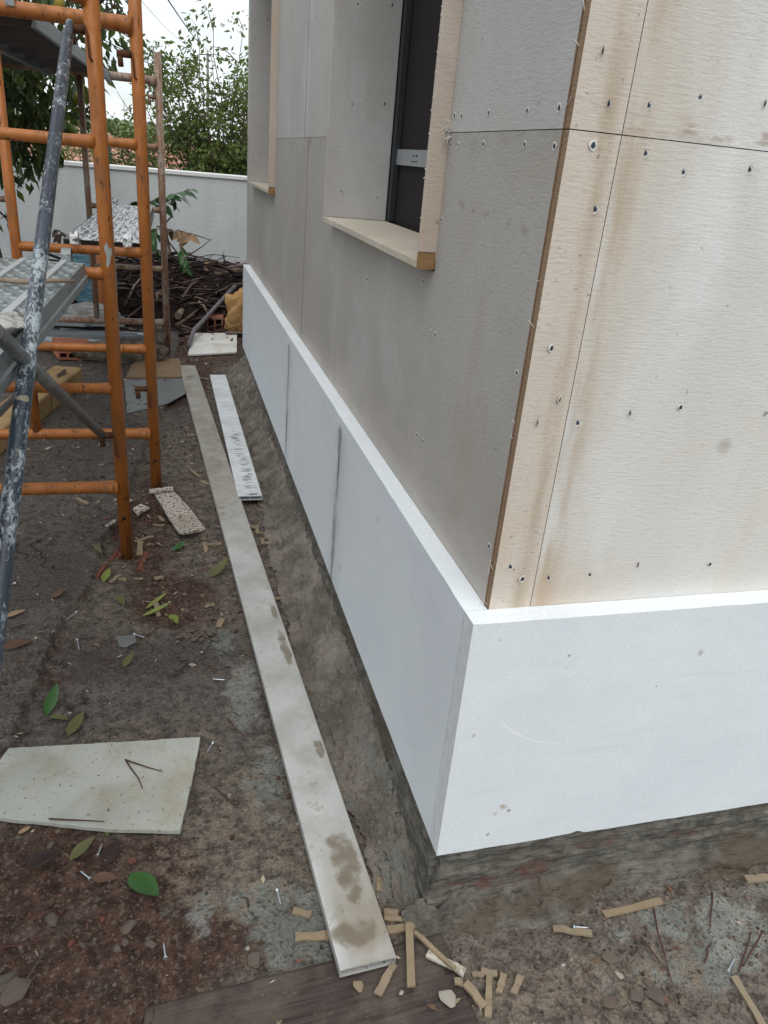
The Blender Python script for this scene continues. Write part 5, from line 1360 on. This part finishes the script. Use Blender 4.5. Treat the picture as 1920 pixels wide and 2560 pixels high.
stone(K7, (22, 825), .026, 'upper of two pale stones at the bottom left corner', .5); stone(K7, (58, 868), .032, 'lower of two pale stones at the bottom left corner', .5)
for c, r, lab in (((535, 596), .018, 'largest angular stone in the dark mud below the big green leaf'), ((488, 680), .011, 'small pale stone left of a lone mud screw'), ((521, 655), .010, 'smallest stone between the pale one and the angular one'), ((622, 668), .016, 'tall angular stone just left of the screw in dark mud'), ((216, 566), .016, 'triangular stone in the red mud at the left, by a pale root'), ((210, 264), .013, 'purplish stone among the dead leaves below the large offcut')): stone(K7, c, r, lab)
stone(K7, (548, 326), .010, 'small brick-red pebble below the large offcut', .8, BRICKD); stone(K7, (424, 554), .007, 'small orange pebble in the red mud', .8, BRICKD); stone(K7, (300, 662), .010, 'reddish pebble near the bottom left', .8, BRICKD)
stone(K7, (1062, 732), .020, 'flat pale grey stone at the edge of the timber board', .35)
for c, r, lab in (((1003, 722), .022, 'flat grey stone set in a cracked hollow above the white scrap'), ((1003, 910), .020, 'flat stone in mud below the white scrap'), ((1005, 780), .012, 'small stone touching the white scrap on its left'), ((900, 940), .014, 'flat stone near the bottom edge, left of the flat stone below the scrap'), ((905, 795), .010, 'small stone right of the strip cluster, level with the white scrap'), ((1385, 660), .008, 'tiny stone in mud among the thin dark twigs'), ((1473, 928), .011, 'round stone near the long tan strip at the bottom right'), ((1190, 880), .024, 'largest flat stone under the end of the long root'), ((1165, 830), .016, 'flat stone at the foot of the long root'), ((1100, 880), .02, 'flat stone between the long root and the white scrap'), ((860, 975), .011, 'small stone cut by the bottom edge right of the strip cluster')): stone(K8, c, r, lab, .35)
stone(K8, (1045, 788), .010, 'white torn scrap in the mud in front of the plinth', .25, SCRAPW); stone(K8, (325, 915), .021, 'ragged pale plaster lump on the end of the timber board', .4, SCRAPW); stone(K8, (133, 893), .006, 'round pale plaster drop on the timber board', .9, SCRAPW); stone(K4, (620, 960), .013, 'crumbled tan plaster lump on the timber board', .5, STRIP)
GRV = 'rounded grey pebble of the small gravel cluster'
for q in range(26):
    stone(K6, (random.uniform(705, 900), random.uniform(280, 335)), random.uniform(.008, .014), GRV, .9, None, .45)
# red brick slivers by the near post
for (a, b_, w, lab) in (((800, 665), (880, 545), .014, 'red brick sliver along the broken concrete edge'), ((905, 520), (975, 400), .012, 'second red brick sliver just left of the near post foot'), ((1150, 545), (1215, 395), .016, 'weathered red brick sliver right of the near post foot'), ((960, 470), (1010, 400), .022, 'pale brick fragment under the near post foot')):
    strip((K0(*a), K0(*b_)), w, lab, BRICKD, .008, 'brick slivers by the near post', 'brick_sliver', -.004)
# twigs
def twig(k, a, b_, lab, r=.0016, lift=.004, h0=0.0, mat=None):
    A = gp(*k(*a), h0); B = gp(*k(*b_), h0); z_ = (h0 if h0 else max(gz(A.x, A.y), gz(B.x, B.y))) + lift
    pts = [A.lerp(B, t_) for t_ in (0, .3, .65, 1)]
    for i, q in enumerate(pts): q.z = z_ + random.uniform(-.0005, .0015); q.x += random.uniform(-.004, .004) * (0 < i < 3)
    tag(MB().tube(pts, [r, r, r * .8, r * .5], 6).build('twig', mat or BARK), lab, 'twig', 'twigs on the ground')
RT = Mat('reddish_twig', .8, .2).col((.085, .04, .032))
for (k, a, b_, lab, h0) in ((K6, (520, 830), (592, 952), 'thin red twig lying on the large offcut, pointing down', .018), (K6, (520, 833), (675, 882), 'thin red twig on the large offcut, pointing right', .018), (K7, (203, 150), (432, 160), 'straight dark twig along the lower edge of the large offcut', .018),
    (K8, (1185, 520), (1260, 828), 'long reddish root running down the mud in front of the plinth', 0), (K8, (1130, 640), (1250, 790), 'thin root slanting across the mud to the long root', 0), (K8, (1428, 450), (1420, 600), 'thin upright twig below the thick tan strip', 0), (K8, (1395, 738), (1425, 655), 'short dark twig in the mud near the right edge', 0), (K8, (1540, 772), (1592, 608), 'dark twig near the right edge', 0), (K8, (1640, 600), (1560, 750), 'second dark twig near the right edge', 0), (K7, (240, 550), (330, 440), 'thin pale root above the angular stones', 0), (K7, (0, 680), (180, 660), 'tangled orange root at the left edge', 0), (K7, (0, 690), (75, 605), 'second orange root at the left edge', 0),
    (K0, (665, 850), (750, 790), 'bent grey wire on the concrete, upper leg', 0), (K0, (655, 855), (765, 885), 'bent grey wire on the concrete, lower leg', 0), (K0, (60, 1130), (275, 1058), 'thin dark twig on the concrete beside the brace', 0), (K0, (1195, 1140), (1320, 1040), 'reddish stalk beside the zinc screw', 0), (K3, (0, 190), (70, 120), 'dark stick on the wet grey sheet', 0), (K6, (830, 410), (890, 470), 'reddish root on the brown concrete', 0), (K6, (945, 665), (1010, 735), 'reddish root at the edge of the cement smear', 0), (K7, (890, 20), (985, 105), 'reddish root right of the large offcut', 0)):
    twig(k, a, b_, lab, .0017, .003, h0, RT)

# ------------------------------------------------------------------ loose grit and litter (countless)
ico = []
bm = bmesh.new(); bmesh.ops.create_icosphere(bm, subdivisions=1, radius=1)
IV = np.array([v.co[:] for v in bm.verts]); IF = np.array([[v.index for v in f.verts] for f in bm.faces]); bm.free()
N = 24000
gx = RNG.uniform(-1.05, .75, N); gy = -.42 + 4.6 * RNG.random(N) ** 2.0
rd = blobs_xy(gx, gy, [(-.52, 1.4, .22, .6), (-.62, .0, .5, .22), (.3, -.25, .55, .2), (-.45, 2.6, .2, .8), (-.5, .4, .5, .3)], 121, 5, 1.0)
clump = fbm(gx * 7, gy * 7, 131)
keep = (RNG.random(N) < (.17 + .36 * rd) * smooth((clump - .3) * 4)) & ~((gx > -.06) & (gy > -.06)) & ~((gx > -.24) & (gy > .1) & (RNG.random(N) < .6))
gx, gy = gx[keep], gy[keep]; N = len(gx)
sz = .0011 + .0046 * RNG.random(N) ** 4 + .0034 * (gy > .9) * RNG.random(N)
zz = ground_z(gx, gy)
co = []; tint = []
for i in range(N):
    s_ = sz[i]; sc = RNG.uniform(.6, 1.3, 3) * s_; a = RNG.uniform(0, 6.28); v = IV * (1 + RNG.normal(0, .16, (12, 1))) * sc
    v = np.stack([v[:, 0] * math.cos(a) - v[:, 1] * math.sin(a), v[:, 0] * math.sin(a) + v[:, 1] * math.cos(a), v[:, 2]], 1) + (gx[i], gy[i], zz[i] + s_ * .25)
    co.append(v); g = RNG.random(); k_ = RNG.random()
    c_ = np.array((.115, .088, .068)) * (.35 + 1.2 * g)
    if k_ > .86: c_ = np.array((.10, .050, .036)) * (.6 + .7 * g)
    if k_ < .03: c_ = np.array((.33, .31, .27)) * (.7 + .4 * g)
    tint.append(np.tile(c_, (12, 1)))
co = np.concatenate(co); tint = np.concatenate(tint); f = (np.arange(N)[:, None, None] * 12 + IF[None]).reshape(-1, 3)
me = bpy.data.meshes.new('grit'); me.from_pydata(co.tolist(), [], f.tolist()); me.materials.append(TINT.m)
at = me.color_attributes.new('tint', 'FLOAT_COLOR', 'POINT'); at.data.foreach_set('color', np.concatenate([tint, np.ones((len(tint), 1))], 1).astype(np.float32).ravel()); me.update()
o = link('grit', me, kind='stuff'); tag(o, 'loose grit and tiny stones scattered over the muddy ground', 'grit')
lt_ = MB()
for i in range(9500):
    y = -.35 + 5.0 * random.random() ** 1.25; x = random.uniform(-1.15, .7)
    if (x > -.06 and y > -.05) or (x > -.2 and y > 0 and random.random() < .75): continue
    dens = vn(x * 4, y * 3, 141)
    if random.random() > (.08 if y < .7 else .16 + .9 * dens * min(1, y / 1.5)): continue
    L = random.uniform(.006, .022) * (1 + .45 * y / 2); a = random.uniform(0, 6.28); w_ = L * random.choice((.12, .2, .45))
    d = Vector((math.cos(a), math.sin(a), random.gauss(0, .12))) * L; s_ = Vector((-math.sin(a), math.cos(a), random.gauss(0, .3))) * w_; c0 = Vector((x, y, gz(x, y) + .003 + random.random() * .003))
    g = random.random(); lt_.cc = random.choice(((.13, .08, .05), (.08, .05, .034), (.24, .18, .12), (.055, .035, .024), (.40, .32, .23), (.16, .07, .045), (.30, .25, .20)))
    lt_.add([c0 - d * .5, c0 + s_ * .5, c0 + d * .5, c0 - s_ * .5], [(0, 1, 2, 3)])
o = lt_.build('litter', TINT, kind='stuff'); tag(o, 'scattered leaf crumbs and wood shavings over the ground', 'litter')
